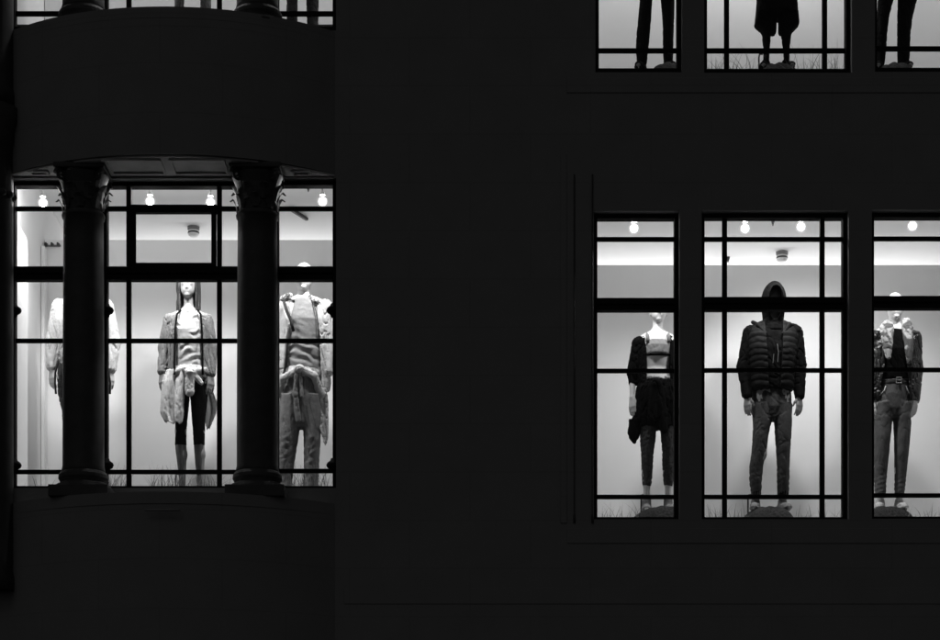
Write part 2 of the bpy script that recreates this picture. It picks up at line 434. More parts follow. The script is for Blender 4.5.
# flat dressings of the right-hand front
for x in (573.5, 591.5):
    bm = bmesh.new(); X = wx(x); lathe(bm, [(.009, wz(526)), (.009, wz(518)), (.006, wz(517)), (.006, wz(180))], X, WF - .004, 16)
    bm_obj('colonette', bm, M['colstone'], building, None, True)
bm = bmesh.new(); box(bm, wx(560), wx(566), WF - .010, WF + .002, wz(526), wz(500), .004); box(bm, wx(560), wx(566), WF - .006, WF + .002, wz(499.9), wz(160), .003)
bm_obj('pilaster_strip', bm, M['stone'], building)
for za, zb in ((wz(546), wz(531)), (wz(99), wz(84))):
    bm = bmesh.new(); box(bm, wx(566), wx(985), WF - .008, WF + .002, za, zb, .004); bm_obj('window_sill', bm, M['stone'], building)
bm = bmesh.new(); box(bm, wx(345), 14, WF - .008, WF + .002, 3.9, 4.03, .004)
bm_obj('cornice', bm, M['stone'], building)

# ------------------------------------------------------------------ display rooms behind the glass
def quad_obj(name, pts, m):
    bm = bmesh.new(); bm.faces.new([bm.verts.new(p) for p in pts]); return tag(bm_obj(name, bm, m), kind='structure')
def slab(name, x0, x1, y0, y1, z0, z1, m, bev=0.0):
    bm = bmesh.new(); box(bm, x0, x1, y0, y1, z0, z1, bev); return tag(bm_obj(name, bm, m), kind='structure')
PD = 1.5                                         # distance of the display partition behind the glass
ROOM = {}
def room(key, xl, xr, zf, zc, zp, back=6.0):
    slab('floor', xl, xr, WB + .004, back, zf - .08, zf, M['bounce_floor' if key == 'R' else 'floor'])
    slab('ceiling', xl, xr, WB + .004, back, zc, zc + .06, M['ceil'])
    slab('wall_back', xl + .003, xr - .003, PD, PD + .08, zf + .002, zp, M['plaster'])
    slab('wall_far', xl, xr, back + .003, back + .06, zf - .08, zc + .06, M['plaster'])
    slab('wall_left', xl - .06, xl - .003, WB + .004, back, zf - .08, zc + .06, M['plaster'])
    slab('wall_right', xr + .003, xr + .06, WB + .004, back, zf - .08, zc + .06, M['plaster'])
    ROOM[key] = (xl, xr, zf, zc, zp)
XL0 = wx(4.5)
room('L', XL0, wx(440), 4.86, 7.66, wz(240, PD))
room('R', wx(560), wx(1020), 4.62, 7.42, wz(265, PD))
ZUL = wz(29) + .08; ZUR = wz(70) + .045
room('UL', XL0, wx(440), ZUL, ZUL + 2.85, ZUL + 2.45)
room('UR', wx(560), wx(1020), ZUR, ZUR + 2.85, ZUR + 2.45)
# wall panels on the left-hand side wall seen through the first window
bm = bmesh.new(); box(bm, XL0 + .001, XL0 + .05, .14, .62, 4.87, 7.02, .008)
tag(bm_obj('wall_panel', bm, M['plaster']), 'tall white panel standing against the side wall near the glass', 'wall panel')
bm = bmesh.new(); box(bm, XL0 + .001, XL0 + .03, 1.36, 1.49, 4.87, 7.2, .006)
tag(bm_obj('corner_post', bm, M['plaster']), 'narrow white upright strip in the back corner of the side wall', 'wall trim')
# three dark hooks on a little rail
hk = empty('hook_rail', (wx(53, PD), PD, wz(246, PD)))
tag(hk, 'small rail of three dark hooks high on the white wall', 'hook rail')
bm = bmesh.new(); box(bm, -.07, .07, -.012, -.001, -.008, .008, .003); bm_obj('rail', bm, M['greyplastic'], hk)
for q in (-.052, 0, .052):
    bm = bmesh.new(); tube(bm, [(q, -.012, .01), (q, -.045, .002), (q, -.058, -.012), (q, -.06, .012)], .012, 8, .009); bm_obj('hook', bm, M['darkmetal'], hk)

# ------------------------------------------------------------------ lamps
def spot(px, py, d, zc, aim, power, label, group='ceiling spotlights of the shop displays', size=2.05, blend=1.0, fill=0.0):
    X, Z = wx(px, d), wz(py, d)
    r = empty('spotlight', (X, d, Z)); tag(r, label, 'spotlight', group)
    a = (Vector(aim) - Vector((X, d, Z))).normalized()
    bm = bmesh.new(); tube(bm, [(0, 0, .07), (0, 0, zc - Z - .02)], .008, 8); lathe(bm, [(.03, zc - Z - .02), (.03, zc - Z - .001)], 0, 0, 16); bm_obj('stem', bm, M['plastic'], r)
    bm = bmesh.new(); lathe(bm, [(.010, .075), (.018, .070), (.022, .056), (.022, .050)], 0, 0, 24)
    bm_obj('housing', bm, M['plastic'], r, None, True)
    bm = bmesh.new(); bmesh.ops.create_uvsphere(bm, u_segments=20, v_segments=14, radius=.028)
    bm_obj('bulb', bm, M['bulb' if px < 400 else 'bulb_soft'], r, None, True)
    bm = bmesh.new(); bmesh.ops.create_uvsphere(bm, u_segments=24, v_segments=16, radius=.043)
    bm_obj('glow_shell', bm, M['glow_shell'], r, None, True)
    l = bpy.data.lights.new('beam', 'SPOT'); l.energy = power; l.spot_size = size; l.spot_blend = blend; l.shadow_soft_size = .05
    lo = bpy.data.objects.new('beam', l); COL.objects.link(lo); lo.parent = r; lo.location = a * .085
    lo.rotation_euler = a.to_track_quat('-Z', 'Y').to_euler()
    return r
zl, zr = 7.66, 7.42
LD = .32
def P(px, py, d): return (wx(px, d), d, wz(py, d))
spot(43, 203, LD, zl, P(70, 520, .95), 76, 'glowing ceiling spotlight above the figure in the white sweater')
spot(150, 201.5, LD, zl, P(150, 520, 1.1), 82, 'glowing ceiling spotlight in the bow window, left one of the pair')
spot(210.5, 202.5, LD, zl, P(205, 520, 1.0), 78, 'glowing ceiling spotlight in the bow window, right one of the pair')
spot(322.5, 201.5, LD, zl, P(305, 520, 1.0), 78, 'glowing ceiling spotlight above the figure in wide grey trousers')
spot(634, 228.5, LD, zr, P(640, 540, 1.1), 48, 'glowing ceiling spotlight above the figure in the crop top')
spot(745, 228.5, LD, zr, P(728, 540, 1.2), 52, 'glowing ceiling spotlight over the hooded figure, left one of the pair')
spot(801, 227, LD, zr, P(812, 470, 1.5), 84, 'glowing ceiling spotlight over the hooded figure, right one of the pair')
spot(912.5, 226, LD, zr, P(895, 520, 1.0), 46, 'glowing ceiling spotlight above the figure in the patterned lapels')
def area(name, loc, rot, sx, sy, e):
    l = bpy.data.lights.new(name, 'AREA'); l.shape = 'RECTANGLE'; l.size = sx; l.size_y = sy; l.energy = e
    o = bpy.data.objects.new(name, l); COL.objects.link(o); o.location = loc; o.rotation_euler = rot; return o
# unseen area lights added behind the partitions to brighten the shop ceiling
for key, e in (('L', 34), ('R', 54), ('UL', 20), ('UR', 16)):
    xl, xr, zf, zc, zp = ROOM[key]
    area('ceiling_wash_light', ((xl + xr) / 2, PD + 1.7, zp - .45), (math.radians(180), 0, 0), xr - xl - .2, .3, e)
    # unseen overhead area light added to brighten the upper display walls
    if key in ('UL', 'UR'):
        area('upper_fill_light', ((xl + xr) / 2 - (.1 if key == 'UR' else 0), .95, zc - .03), (math.radians(-14), 0, 0), 1.7 if key == 'UR' else xr - xl - .3, .1, 75 if key == 'UL' else 82)

# ceiling fittings
def detector(px, py, d, zc, label):
    X = wx(px, d); r = empty('smoke_detector', (X, d, zc)); tag(r, label, 'smoke detector', 'smoke detectors on the shop ceiling')
    bm = bmesh.new(); lathe(bm, [(.055, -.001), (.055, -.022), (.05, -.03)], 0, 0, 24); bm_obj('base', bm, M['greyplastic'], r, None, True)
    bm = bmesh.new(); lathe(bm, [(.046, -.0305), (.05, -.05), (.046, -.075), (.03, -.088), (.01, -.09)], 0, 0, 24); bm_obj('cover', bm, M['plastic'], r, None, True)
    bm = bmesh.new(); lathe(bm, [(.0505, -.046), (.052, -.053), (.0505, -.06)], 0, 0, 24); bm_obj('slot_ring', bm, M['darkmetal'], r, None, True)
def ceil_d(py, z): return (z - CZ) * F / (HZ - py) - D
detector(193.5, 227, ceil_d(227, zl), zl, 'round smoke detector on the ceiling above the long-haired figure')
detector(782, 252, ceil_d(252, zr), zr, 'round smoke detector on the ceiling above the hooded figure')
def track(p0, p1, zc, label):
    a, b = [(wx(px, ceil_d(py, zc)), ceil_d(py, zc), zc - .02) for px, py in (p0, p1)]
    bm = bmesh.new(); tube(bm, [a, b], .018, 4); tag(bm_obj('ceiling_track', bm, M['darkmetal']), label, 'light track')
track((289, 206), (307, 217), zl, 'short dark lighting track slanting across the ceiling')
def stub(px, d, zt, zb, label):
    bm = bmesh.new(); lathe(bm, [(.004, zb), (.014, zb + .03), (.018, zt)], wx(px, d), d, 10); tag(bm_obj('sprinkler_head', bm, M['darkmetal']), label, 'sprinkler', 'sprinkler heads on the display ceiling')
for px, py, lab in ((773, 226, 'dark sprinkler head hanging between the pair of lamps over the hooded figure'), (308.5, 192, 'dark sprinkler head hanging beside the lamp above the wide grey trousers')):
    z = zr if px > 500 else zl
    stub(px, .3, z, wz(py, .3), lab)
stub(728, ceil_d(257, zr), zr, zr - .05, 'small dark sprinkler head just above the white partition, by a window bar')

# ------------------------------------------------------------------ sculpting: distance fields turned into one skin each
# local units are photograph pixels on the mannequin's plane: x right, y down, w away from the street
MD = 0.75
MS = F / (D + MD)
def noise3(X, Y, Z, seed=0):
    def h(i, j, k):
        n = (i * 374761393 + j * 668265263 + k * 2147483647 + seed * 1274126177) & 0xffffffff
        n = ((n ^ (n >> 13)) * 1274126177) & 0xffffffff
        return ((n ^ (n >> 16)) & 0xffff).astype(np.float32) / 32768.0 - 1.0
    xi, yi, zi = np.floor(X).astype(np.int64), np.floor(Y).astype(np.int64), np.floor(Z).astype(np.int64)
    fx, fy, fz = [(a - b).astype(np.float32) for a, b in ((X, xi), (Y, yi), (Z, zi))]
    fx, fy, fz = [f * f * (3 - 2 * f) for f in (fx, fy, fz)]
    def L(a, b, t): return a + (b - a) * t
    c = lambda dx, dy, dz: h(xi + dx, yi + dy, zi + dz)
    return L(L(L(c(0, 0, 0), c(1, 0, 0), fx), L(c(0, 1, 0), c(1, 1, 0), fx), fy), L(L(c(0, 0, 1), c(1, 0, 1), fx), L(c(0, 1, 1), c(1, 1, 1), fx), fy), fz)

class Cone:
    def __init__(s, a, b, ra, rb, sw=1.0): s.a, s.b, s.ra, s.rb, s.sw = np.array(a, float), np.array(b, float), ra, rb, sw
    def bounds(s):
        r = max(s.ra, s.rb); R = np.array([r, r, r * max(s.sw, 1)])
        return np.minimum(s.a, s.b) - R, np.maximum(s.a, s.b) + R
    def d(s, X, Y, W):
        c = (s.a[2] + s.b[2]) / 2
        a = np.array([s.a[0], s.a[1], c + (s.a[2] - c) / s.sw]); b = np.array([s.b[0], s.b[1], c + (s.b[2] - c) / s.sw])
        w = c + (W - c) / s.sw; ab = b - a; L2 = max(float(ab @ ab), 1e-6)
        t = np.clip(((X - a[0]) * ab[0] + (Y - a[1]) * ab[1] + (w - a[2]) * ab[2]) / L2, 0, 1)
        return np.sqrt((X - a[0] - t * ab[0]) ** 2 + (Y - a[1] - t * ab[1]) ** 2 + (w - a[2] - t * ab[2]) ** 2) - (s.ra + (s.rb - s.ra) * t)
class Ell:
    def __init__(s, c, r): s.c, s.r = np.array(c, float), np.array(r, float)
    def bounds(s): return s.c - s.r, s.c + s.r
    def d(s, X, Y, W):
        x, y, z = X - s.c[0], Y - s.c[1], W - s.c[2]; r = s.r
        k0 = np.sqrt((x / r[0]) ** 2 + (y / r[1]) ** 2 + (z / r[2]) ** 2) + 1e-6
        k1 = np.sqrt((x / r[0] ** 2) ** 2 + (y / r[1] ** 2) ** 2 + (z / r[2] ** 2) ** 2) + 1e-6
        return k0 * (k0 - 1) / k1
class Prof:
    """rows of (y, x left, x right, half depth, depth centre): an oval section that follows both outlines"""
    def __init__(s, rows, p=2.0, cap=1.5):
        a = np.array([(r + (0,))[:5] if len(r) < 5 else r for r in rows], float); s.t = a; s.p = p; s.cap = cap
    def bounds(s):
        t = s.t; return np.array([t[:, 1].min(), t[0, 0], (t[:, 4] - t[:, 3]).min()]), np.array([t[:, 2].max(), t[-1, 0], (t[:, 4] + t[:, 3]).max()])
    def d(s, X, Y, W):
        y = Y[0, :, 0] if Y.ndim == 3 else Y
        t = s.t; xl, xr, hd, wc = [np.interp(y, t[:, 0], t[:, i])[None, :, None] for i in (1, 2, 3, 4)]
        hw = np.maximum((xr - xl) / 2, .3); cx = (xl + xr) / 2
        u, v = np.abs(X - cx) / hw, np.abs(W - wc) / hd
        if s.p == 2: k0 = np.sqrt(u * u + v * v) + 1e-6
        else: k0 = (u ** s.p + v ** s.p) ** (1 / s.p) + 1e-6
        k1 = np.sqrt((u / hw) ** 2 + (v / hd) ** 2) + 1e-6
        r = np.sqrt(u * u + v * v) + 1e-6
        d = (k0 - 1) * r / k1
        c = np.maximum(t[0, 0] - Y, Y - t[-1, 0])
        k = s.cap; h = np.clip(.5 - .5 * (d - c) / k, 0, 1)
        return c * h + d * (1 - h) + k * h * (1 - h) if k > 0 else np.maximum(d, c)

class Sheet:
    """a hanging cloth: rows of (y, x left, x right, depth), gathered in waves"""
    def __init__(s, rows, th=1.0, amp=1.6, freq=.9, ph=0.0, hem=2.5): s.hem = hem; s.t = np.array(rows, float); s.th, s.amp, s.freq, s.ph = th, amp, freq, ph
    def bounds(s):
        t = s.t; e = s.th + s.amp
        return np.array([t[:, 1].min(), t[0, 0], t[:, 3].min() - e]), np.array([t[:, 2].max(), t[-1, 0], t[:, 3].max() + e])
    def d(s, X, Y, W):
        t = s.t; y = Y[0, :, 0]
        xl, xr, wc = [np.interp(y, t[:, 0], t[:, i])[None, :, None] for i in (1, 2, 3)]
        u = (X - (xl + xr) / 2) * (np.mean(t[:, 2] - t[:, 1]) / np.maximum(xr - xl, 1))
        p1 = u * s.freq * .75 + s.ph + .02 * (Y - t[0, 0]); p2 = u * s.freq * 1.9 + 1.7 * s.ph - .035 * (Y - t[0, 0])
        wv = s.amp * (np.sin(p1) + .3 * np.sin(p2))
        sl = s.amp * s.freq * (.75 * np.cos(p1) + .57 * np.cos(p2))
        d = np.abs(W - wc - wv) / np.sqrt(1 + sl * sl) - s.th
        for c in (xl - X, X - xr, t[0, 0] - Y, Y - t[-1, 0] + s.hem * np.abs(np.sin(u * .33 + s.ph))): d = np.maximum(d, c)
        return d

def sculpt(prims, h=.6, k=2.0, disp=None, cuts=(), pad=3.0, smooth=1):
    """prims: list of primitive or (primitive, blend). Returns vertices and quads in local units."""
    prims = [p if isinstance(p, tuple) else (p, k) for p in prims]
    lo = np.min([p.bounds()[0] for p, _ in prims], axis=0) - pad; hi = np.max([p.bounds()[1] for p, _ in prims], axis=0) + pad
    n = np.ceil((hi - lo) / h).astype(int) + 1
    ax = [lo[i] + h * np.arange(n[i]) for i in range(3)]
    f = np.full(n, 12.0, np.float32)
    for p, kk in prims:
        b0, b1 = p.bounds(); m = max(kk, 2.0) + 2.0
        sl = [slice(max(0, int((b0[i] - m - lo[i]) / h)), min(n[i], int((b1[i] + m - lo[i]) / h) + 2)) for i in range(3)]
        X, Y, W = ax[0][sl[0]][:, None, None], ax[1][sl[1]][None, :, None], ax[2][sl[2]][None, None, :]
        d = p.d(X, Y, W).astype(np.float32); g = f[sl[0], sl[1], sl[2]]
        if kk > 0:
            q = np.clip(.5 + .5 * (g - d) / kk, 0, 1); f[sl[0], sl[1], sl[2]] = g * (1 - q) + d * q - kk * q * (1 - q)
        else: f[sl[0], sl[1], sl[2]] = np.minimum(g, d)
    X, Y, W = ax[0][:, None, None], ax[1][None, :, None], ax[2][None, None, :]
    if disp is not None:
        near = np.abs(f) < 5
        I = np.nonzero(near)
        f[I] += disp(ax[0][I[0]], ax[1][I[1]], ax[2][I[2]]).astype(np.float32)
    for c in cuts:                                # a cut is a function: negative inside what is taken away
        f = np.maximum(f, -c(X, Y, W).astype(np.float32) * np.ones_like(f))
    f[0], f[-1] = 5, 5; f[:, 0], f[:, -1] = 5, 5; f[:, :, 0], f[:, :, -1] = 5, 5
    s = f < 0
    cs = np.zeros(n - 1, np.int8)
    for i in (0, 1):
        for j in (0, 1):
            for l in (0, 1): cs += s[i:n[0] - 1 + i, j:n[1] - 1 + j, l:n[2] - 1 + l]
    act = (cs > 0) & (cs < 8)
    C = np.argwhere(act); idx = -np.ones(n - 1, np.int64); idx[act] = np.arange(len(C))
    acc = np.zeros((len(C), 3)); cnt = np.zeros(len(C))
    cor = [(i, j, l) for i in (0, 1) for j in (0, 1) for l in (0, 1)]
    for a in cor:
        for b in cor:
            if a < b and sum(abs(p - q) for p, q in zip(a, b)) == 1:
                fa = f[C[:, 0] + a[0], C[:, 1] + a[1], C[:, 2] + a[2]].astype(float); fb = f[C[:, 0] + b[0], C[:, 1] + b[1], C[:, 2] + b[2]].astype(float)
                x = (fa < 0) != (fb < 0); t = np.where(x, fa / np.where(x, fa - fb, 1), 0)
                pa = np.array(a, float) + t[:, None] * (np.array(b, float) - np.array(a, float)); acc[x] += pa[x]; cnt[x] += 1
    V = lo + h * (C + acc / np.maximum(cnt, 1)[:, None])
    Q = []
    for axis in range(3):
        s0 = np.take(s, range(n[axis] - 1), axis); s1 = np.take(s, range(1, n[axis]), axis)
        E = np.argwhere(s0 != s1)
        o1, o2 = [(1, 2), (2, 0), (0, 1)][axis]
        E = E[(E[:, o1] > 0) & (E[:, o2] > 0) & (E[:, o1] < n[o1] - 1) & (E[:, o2] < n[o2] - 1)]
        def cell(d1, d2):
            e = E.copy(); e[:, o1] -= d1; e[:, o2] -= d2; return idx[e[:, 0], e[:, 1], e[:, 2]]
        q = np.stack([cell(1, 1), cell(0, 1), cell(0, 0), cell(1, 0)], 1)
        flip = ~s[E[:, 0], E[:, 1], E[:, 2]]; q[flip] = q[flip][:, ::-1]
        Q.append(q)
    Q = np.concatenate(Q)
    for _ in range(smooth):
        A = np.concatenate([Q[:, [0, 1]], Q[:, [1, 2]], Q[:, [2, 3]], Q[:, [3, 0]]])
        m = np.bincount(A[:, 0], minlength=len(V)) + np.bincount(A[:, 1], minlength=len(V))
        nv = np.stack([np.bincount(A[:, 0], V[A[:, 1], i], len(V)) + np.bincount(A[:, 1], V[A[:, 0], i], len(V)) for i in range(3)], 1) / np.maximum(m, 1)[:, None]
        V = V * .5 + nv * .5
    return V, Q

def skin_obj(name, VQ, m, parent, org):
    """org: local origin (x, y) of the figure; the parent stands there"""
    V, Q = VQ
    co = np.stack([(V[:, 0] - org[0]) / MS, V[:, 2] / MS, -(V[:, 1] - org[1]) / MS], 1)
    a, b, c = co[Q[:, 0]], co[Q[:, 1]], co[Q[:, 2]]
    if np.einsum('ij,ij->', a, np.cross(b, c)) < 0: Q = Q[:, ::-1]
    me = bpy.data.meshes.new(name)
    me.vertices.add(len(co)); me.vertices.foreach_set('co', co.ravel())
    me.loops.add(Q.size); me.loops.foreach_set('vertex_index', Q.ravel().astype(np.int32))
    me.polygons.add(len(Q)); me.polygons.foreach_set('loop_start', np.arange(0, Q.size, 4, dtype=np.int32))
    me.polygons.foreach_set('use_smooth', np.ones(len(Q), bool))
    me.update(calc_edges=True); me.validate()
    return link(name, me, m, parent)

def folds(amp=.5, sc=(6, 14, 6), seed=1, warp=2.0, extra=None):
    def fn(x, y, w_):
        sx, sy, sz = sc[0] * .72, sc[1] * .72, sc[2] * .72
        n1 = noise3(x / (sc[0] * 2.2) + 7, y / (sc[1] * 2.2), w_ / (sc[2] * 2.2), seed + 5)
        a = noise3(x / sx + warp * n1, y / sy + warp * n1, w_ / sz + 3, seed)
        a2 = noise3(x / (sx * .5) + 1.2 * n1, y / (sy * .45) + 9, w_ / (sz * .5), seed + 11)
        r = amp * (1.25 * np.exp(-(a / .16) ** 2) - .25) + amp * .35 * n1 + .3 * amp * (np.exp(-(a2 / .2) ** 2) - .2)
        if extra is not None: r = r + extra(x, y, w_)
        return r
    return fn

# ---- the body
def hand(wr, dirv, across, out, L=20.0):
    """wr wrist, dirv direction of the hand, across: from little finger to thumb, out: back of the hand"""
    wr, dv, ac, ot = [np.array(q, float) for q in (wr, dirv, across, out)]
    dv /= np.linalg.norm(dv); ac -= dv * (ac @ dv); ac /= np.linalg.norm(ac); ot = np.cross(dv, ac); 
    if ot @ np.array(out, float) < 0: ot = -ot
    P_ = []
    kn = wr + dv * 9.5
    for q in (-1, -.33, .33, 1):
        P_.append((Cone(wr + ac * q * 1.3, kn + ac * q * 2.9, 1.7, 1.45), 1.4))
    for q, fl in ((-1, .74), (-.33, .95), (.33, 1.0), (1, .92)):
        b = kn + ac * q * 3.0 + dv * .4; l = 9.6 * fl
        m1 = b + dv * l * .46 + ac * q * .35 - ot * .7; m2 = m1 + dv * l * .3 - ot * 1.3; m3 = m2 + dv * l * .22 - ot * 1.5
        P_ += [(Cone(b, m1, 1.12, 1.02), .5), (Cone(m1, m2, 1.02, .95), .3), (Cone(m2, m3, .95, .8), .3)]
    t0 = wr + dv * 2.5 + ac * 2.0; t1 = t0 + dv * 4.2 + ac * 3.1 - ot * 1.6; t2 = t1 + dv * 3.8 + ac * .9 - ot * 1.2
    P_ += [(Cone(t0, t1, 1.7, 1.25), 1.0), (Cone(t1, t2, 1.2, .9), .3)]
    return P_

def head_prims(x, y, rx, ry, face=True):
    P_ = [Ell((x, y - ry * .12, 1.2), (rx, ry * .88, rx * 1.22)), (Ell((x, y + ry * .42, -2.2), (rx * .74, ry * .56, rx * .86)), 3.0)]
    if face:
        f = -rx * 1.02
        P_ += [(Cone((x, y + ry * .0, f + .6), (x, y + ry * .26, f - 1.0), .9, 1.25), 1.8),            # nose
               (Cone((x - rx * .5, y - ry * .1, f + .9), (x + rx * .5, y - ry * .1, f + .9), 1.3, 1.3), 2.2),     # brow
               (Cone((x - 2.0, y + ry * .5, f + .2), (x + 2.0, y + ry * .5, f + .2), .8, .8), .8),       # lips
               (Cone((x - 1.6, y + ry * .6, f + .3), (x + 1.6, y + ry * .6, f + .3), .8, .8), .6),
               (Ell((x, y + ry * .84, f + 1.8), (2.6, 1.9, 2.4)), 1.5)]                              # chin
        for s in (-1, 1):
            P_ += [(Ell((x + s * rx * .43, y + ry * .03, f + 1.9), (2.0, 1.1, 1.4)), .6),              # eye
                   (Ell((x + s * rx * .98, y + ry * .12, 1.5), (1.0, 3.2, 2.2)), .6)]                 # ear
    return P_

def body(fig):
    g = fig; hx, hy, rx, ry = g['head']; nx, ny = g['neck']; P_ = head_prims(hx, hy, rx, ry, g.get('face', True))
    P_ += [(Cone((hx, hy + ry * .45, 1.5), (nx, ny, 2.5), g.get('nr', 5.3), g.get('nr', 5.3) * 1.08), 2.5)]
    P_ += [(Prof(g['torso'], p=2.3, cap=5), 4.0)]
    for sd in ('l', 'r'):
        sh, el, wr = g['arm_' + sd]; a = g.get('ar', 1.0)
        P_ += [(Cone((nx, ny + 2, 2), (sh[0], sh[1] - 1, sh[2]), 5, 5.6 * a), 5.0), (Cone(sh, el, 6.0 * a, 4.5 * a), 3.0), (Cone(el, wr, 4.6 * a, 2.9 * a), 1.2)]
        dv = g.get('hand_' + sd, ((0.02 if sd == 'l' else -.02), 1, -.12))
        ac = (.85, 0, -.6) if sd == 'l' else (-.85, 0, -.6)
        P_ += hand(wr, dv, ac, (0, 0, -1))
        hip, kn, an = g['leg_' + sd]; b = g.get('lr', .84)
        P_ += [(Cone(hip, kn, 10.2 * b, 6.6 * b), 4.0), (Cone(kn, (an[0], (kn[1] + an[1]) / 2 - 6, kn[2] + 2.5), 6.2 * b, 6.0 * b), 3.0),
               (Cone((an[0], (kn[1] + an[1]) / 2 - 6, kn[2] + 2.5), an, 6.0 * b, 3.7 * b), 3.0)]
        tx = g.get('toe_' + sd, -3 if sd == 'l' else 3)
        P_ += [(Cone((an[0], an[1] + 6, an[2] + 3), (an[0] + tx * .6, an[1] + 8, an[2] - 10), 4.0, 3.6), 2.5), (Cone((an[0] + tx * .6, an[1] + 8, an[2] - 10), (an[0] + tx, an[1] + 9, an[2] - 19), 3.6, 2.6), 2.0)]
    return sculpt(P_, h=.7)

def shoes(fig, parent, m, org, high=0.0):
    for sd in ('l', 'r'):
        an = fig['leg_' + sd][2]; tx = fig.get('toe_' + sd, -3 if sd == 'l' else 3)
        P_ = [Cone((an[0], an[1] + 5.5, an[2] + 3), (an[0] + tx * .6, an[1] + 7.6, an[2] - 10), 4.9, 4.5), (Cone((an[0] + tx * .6, an[1] + 7.6, an[2] - 10), (an[0] + tx, an[1] + 8.6, an[2] - 18), 4.5, 3.4), 2.5),
              (Cone((an[0], an[1] - high, an[2] + 1), (an[0], an[1] + 4, an[2] + 1), 4.5, 4.8), 2.0)]
        yb = an[1] + 11.5
        skin_obj('shoe', sculpt(P_, h=.7, cuts=(lambda X, Y, W: yb - Y,), disp=lambda x, y, w_: .25 * np.sin(y * 1.5) * (w_ < an[2] - 4)), m, parent, org)

def sleeve(arm, r0, r1, r2, upto=1.0):
    sh, el, wr = [np.array(q, float) for q in arm]; wr = el + (wr - el) * upto
    return [Cone(sh, el, r0, r1), (Cone(el, wr, r1, r2), 2.0)]

def figure(label, org, group='dressed mannequins in the shop windows'):
    o = empty('mannequin', (wx(org[0], MD), MD, wz(org[1], MD))); tag(o, label, 'mannequin', group); return o

def rod(parent, org, x, y0, y1, w_=8):
    bm = bmesh.new(); q = lambda x, y, w: ((x - org[0]) / MS, w / MS, -(y - org[1]) / MS)
    tube(bm, [q(x, y1, w_ - 4), q(x, y0 + 4, w_ - 4), q(x + .8, y0, w_ - 3), q(x + 4, y0 - 1, w_)], .007, 8)
    bm_obj('support_rod', bm, M['darkmetal'], parent)

def half(a, sgn): return lambda X, Y, W: sgn * (X - a)
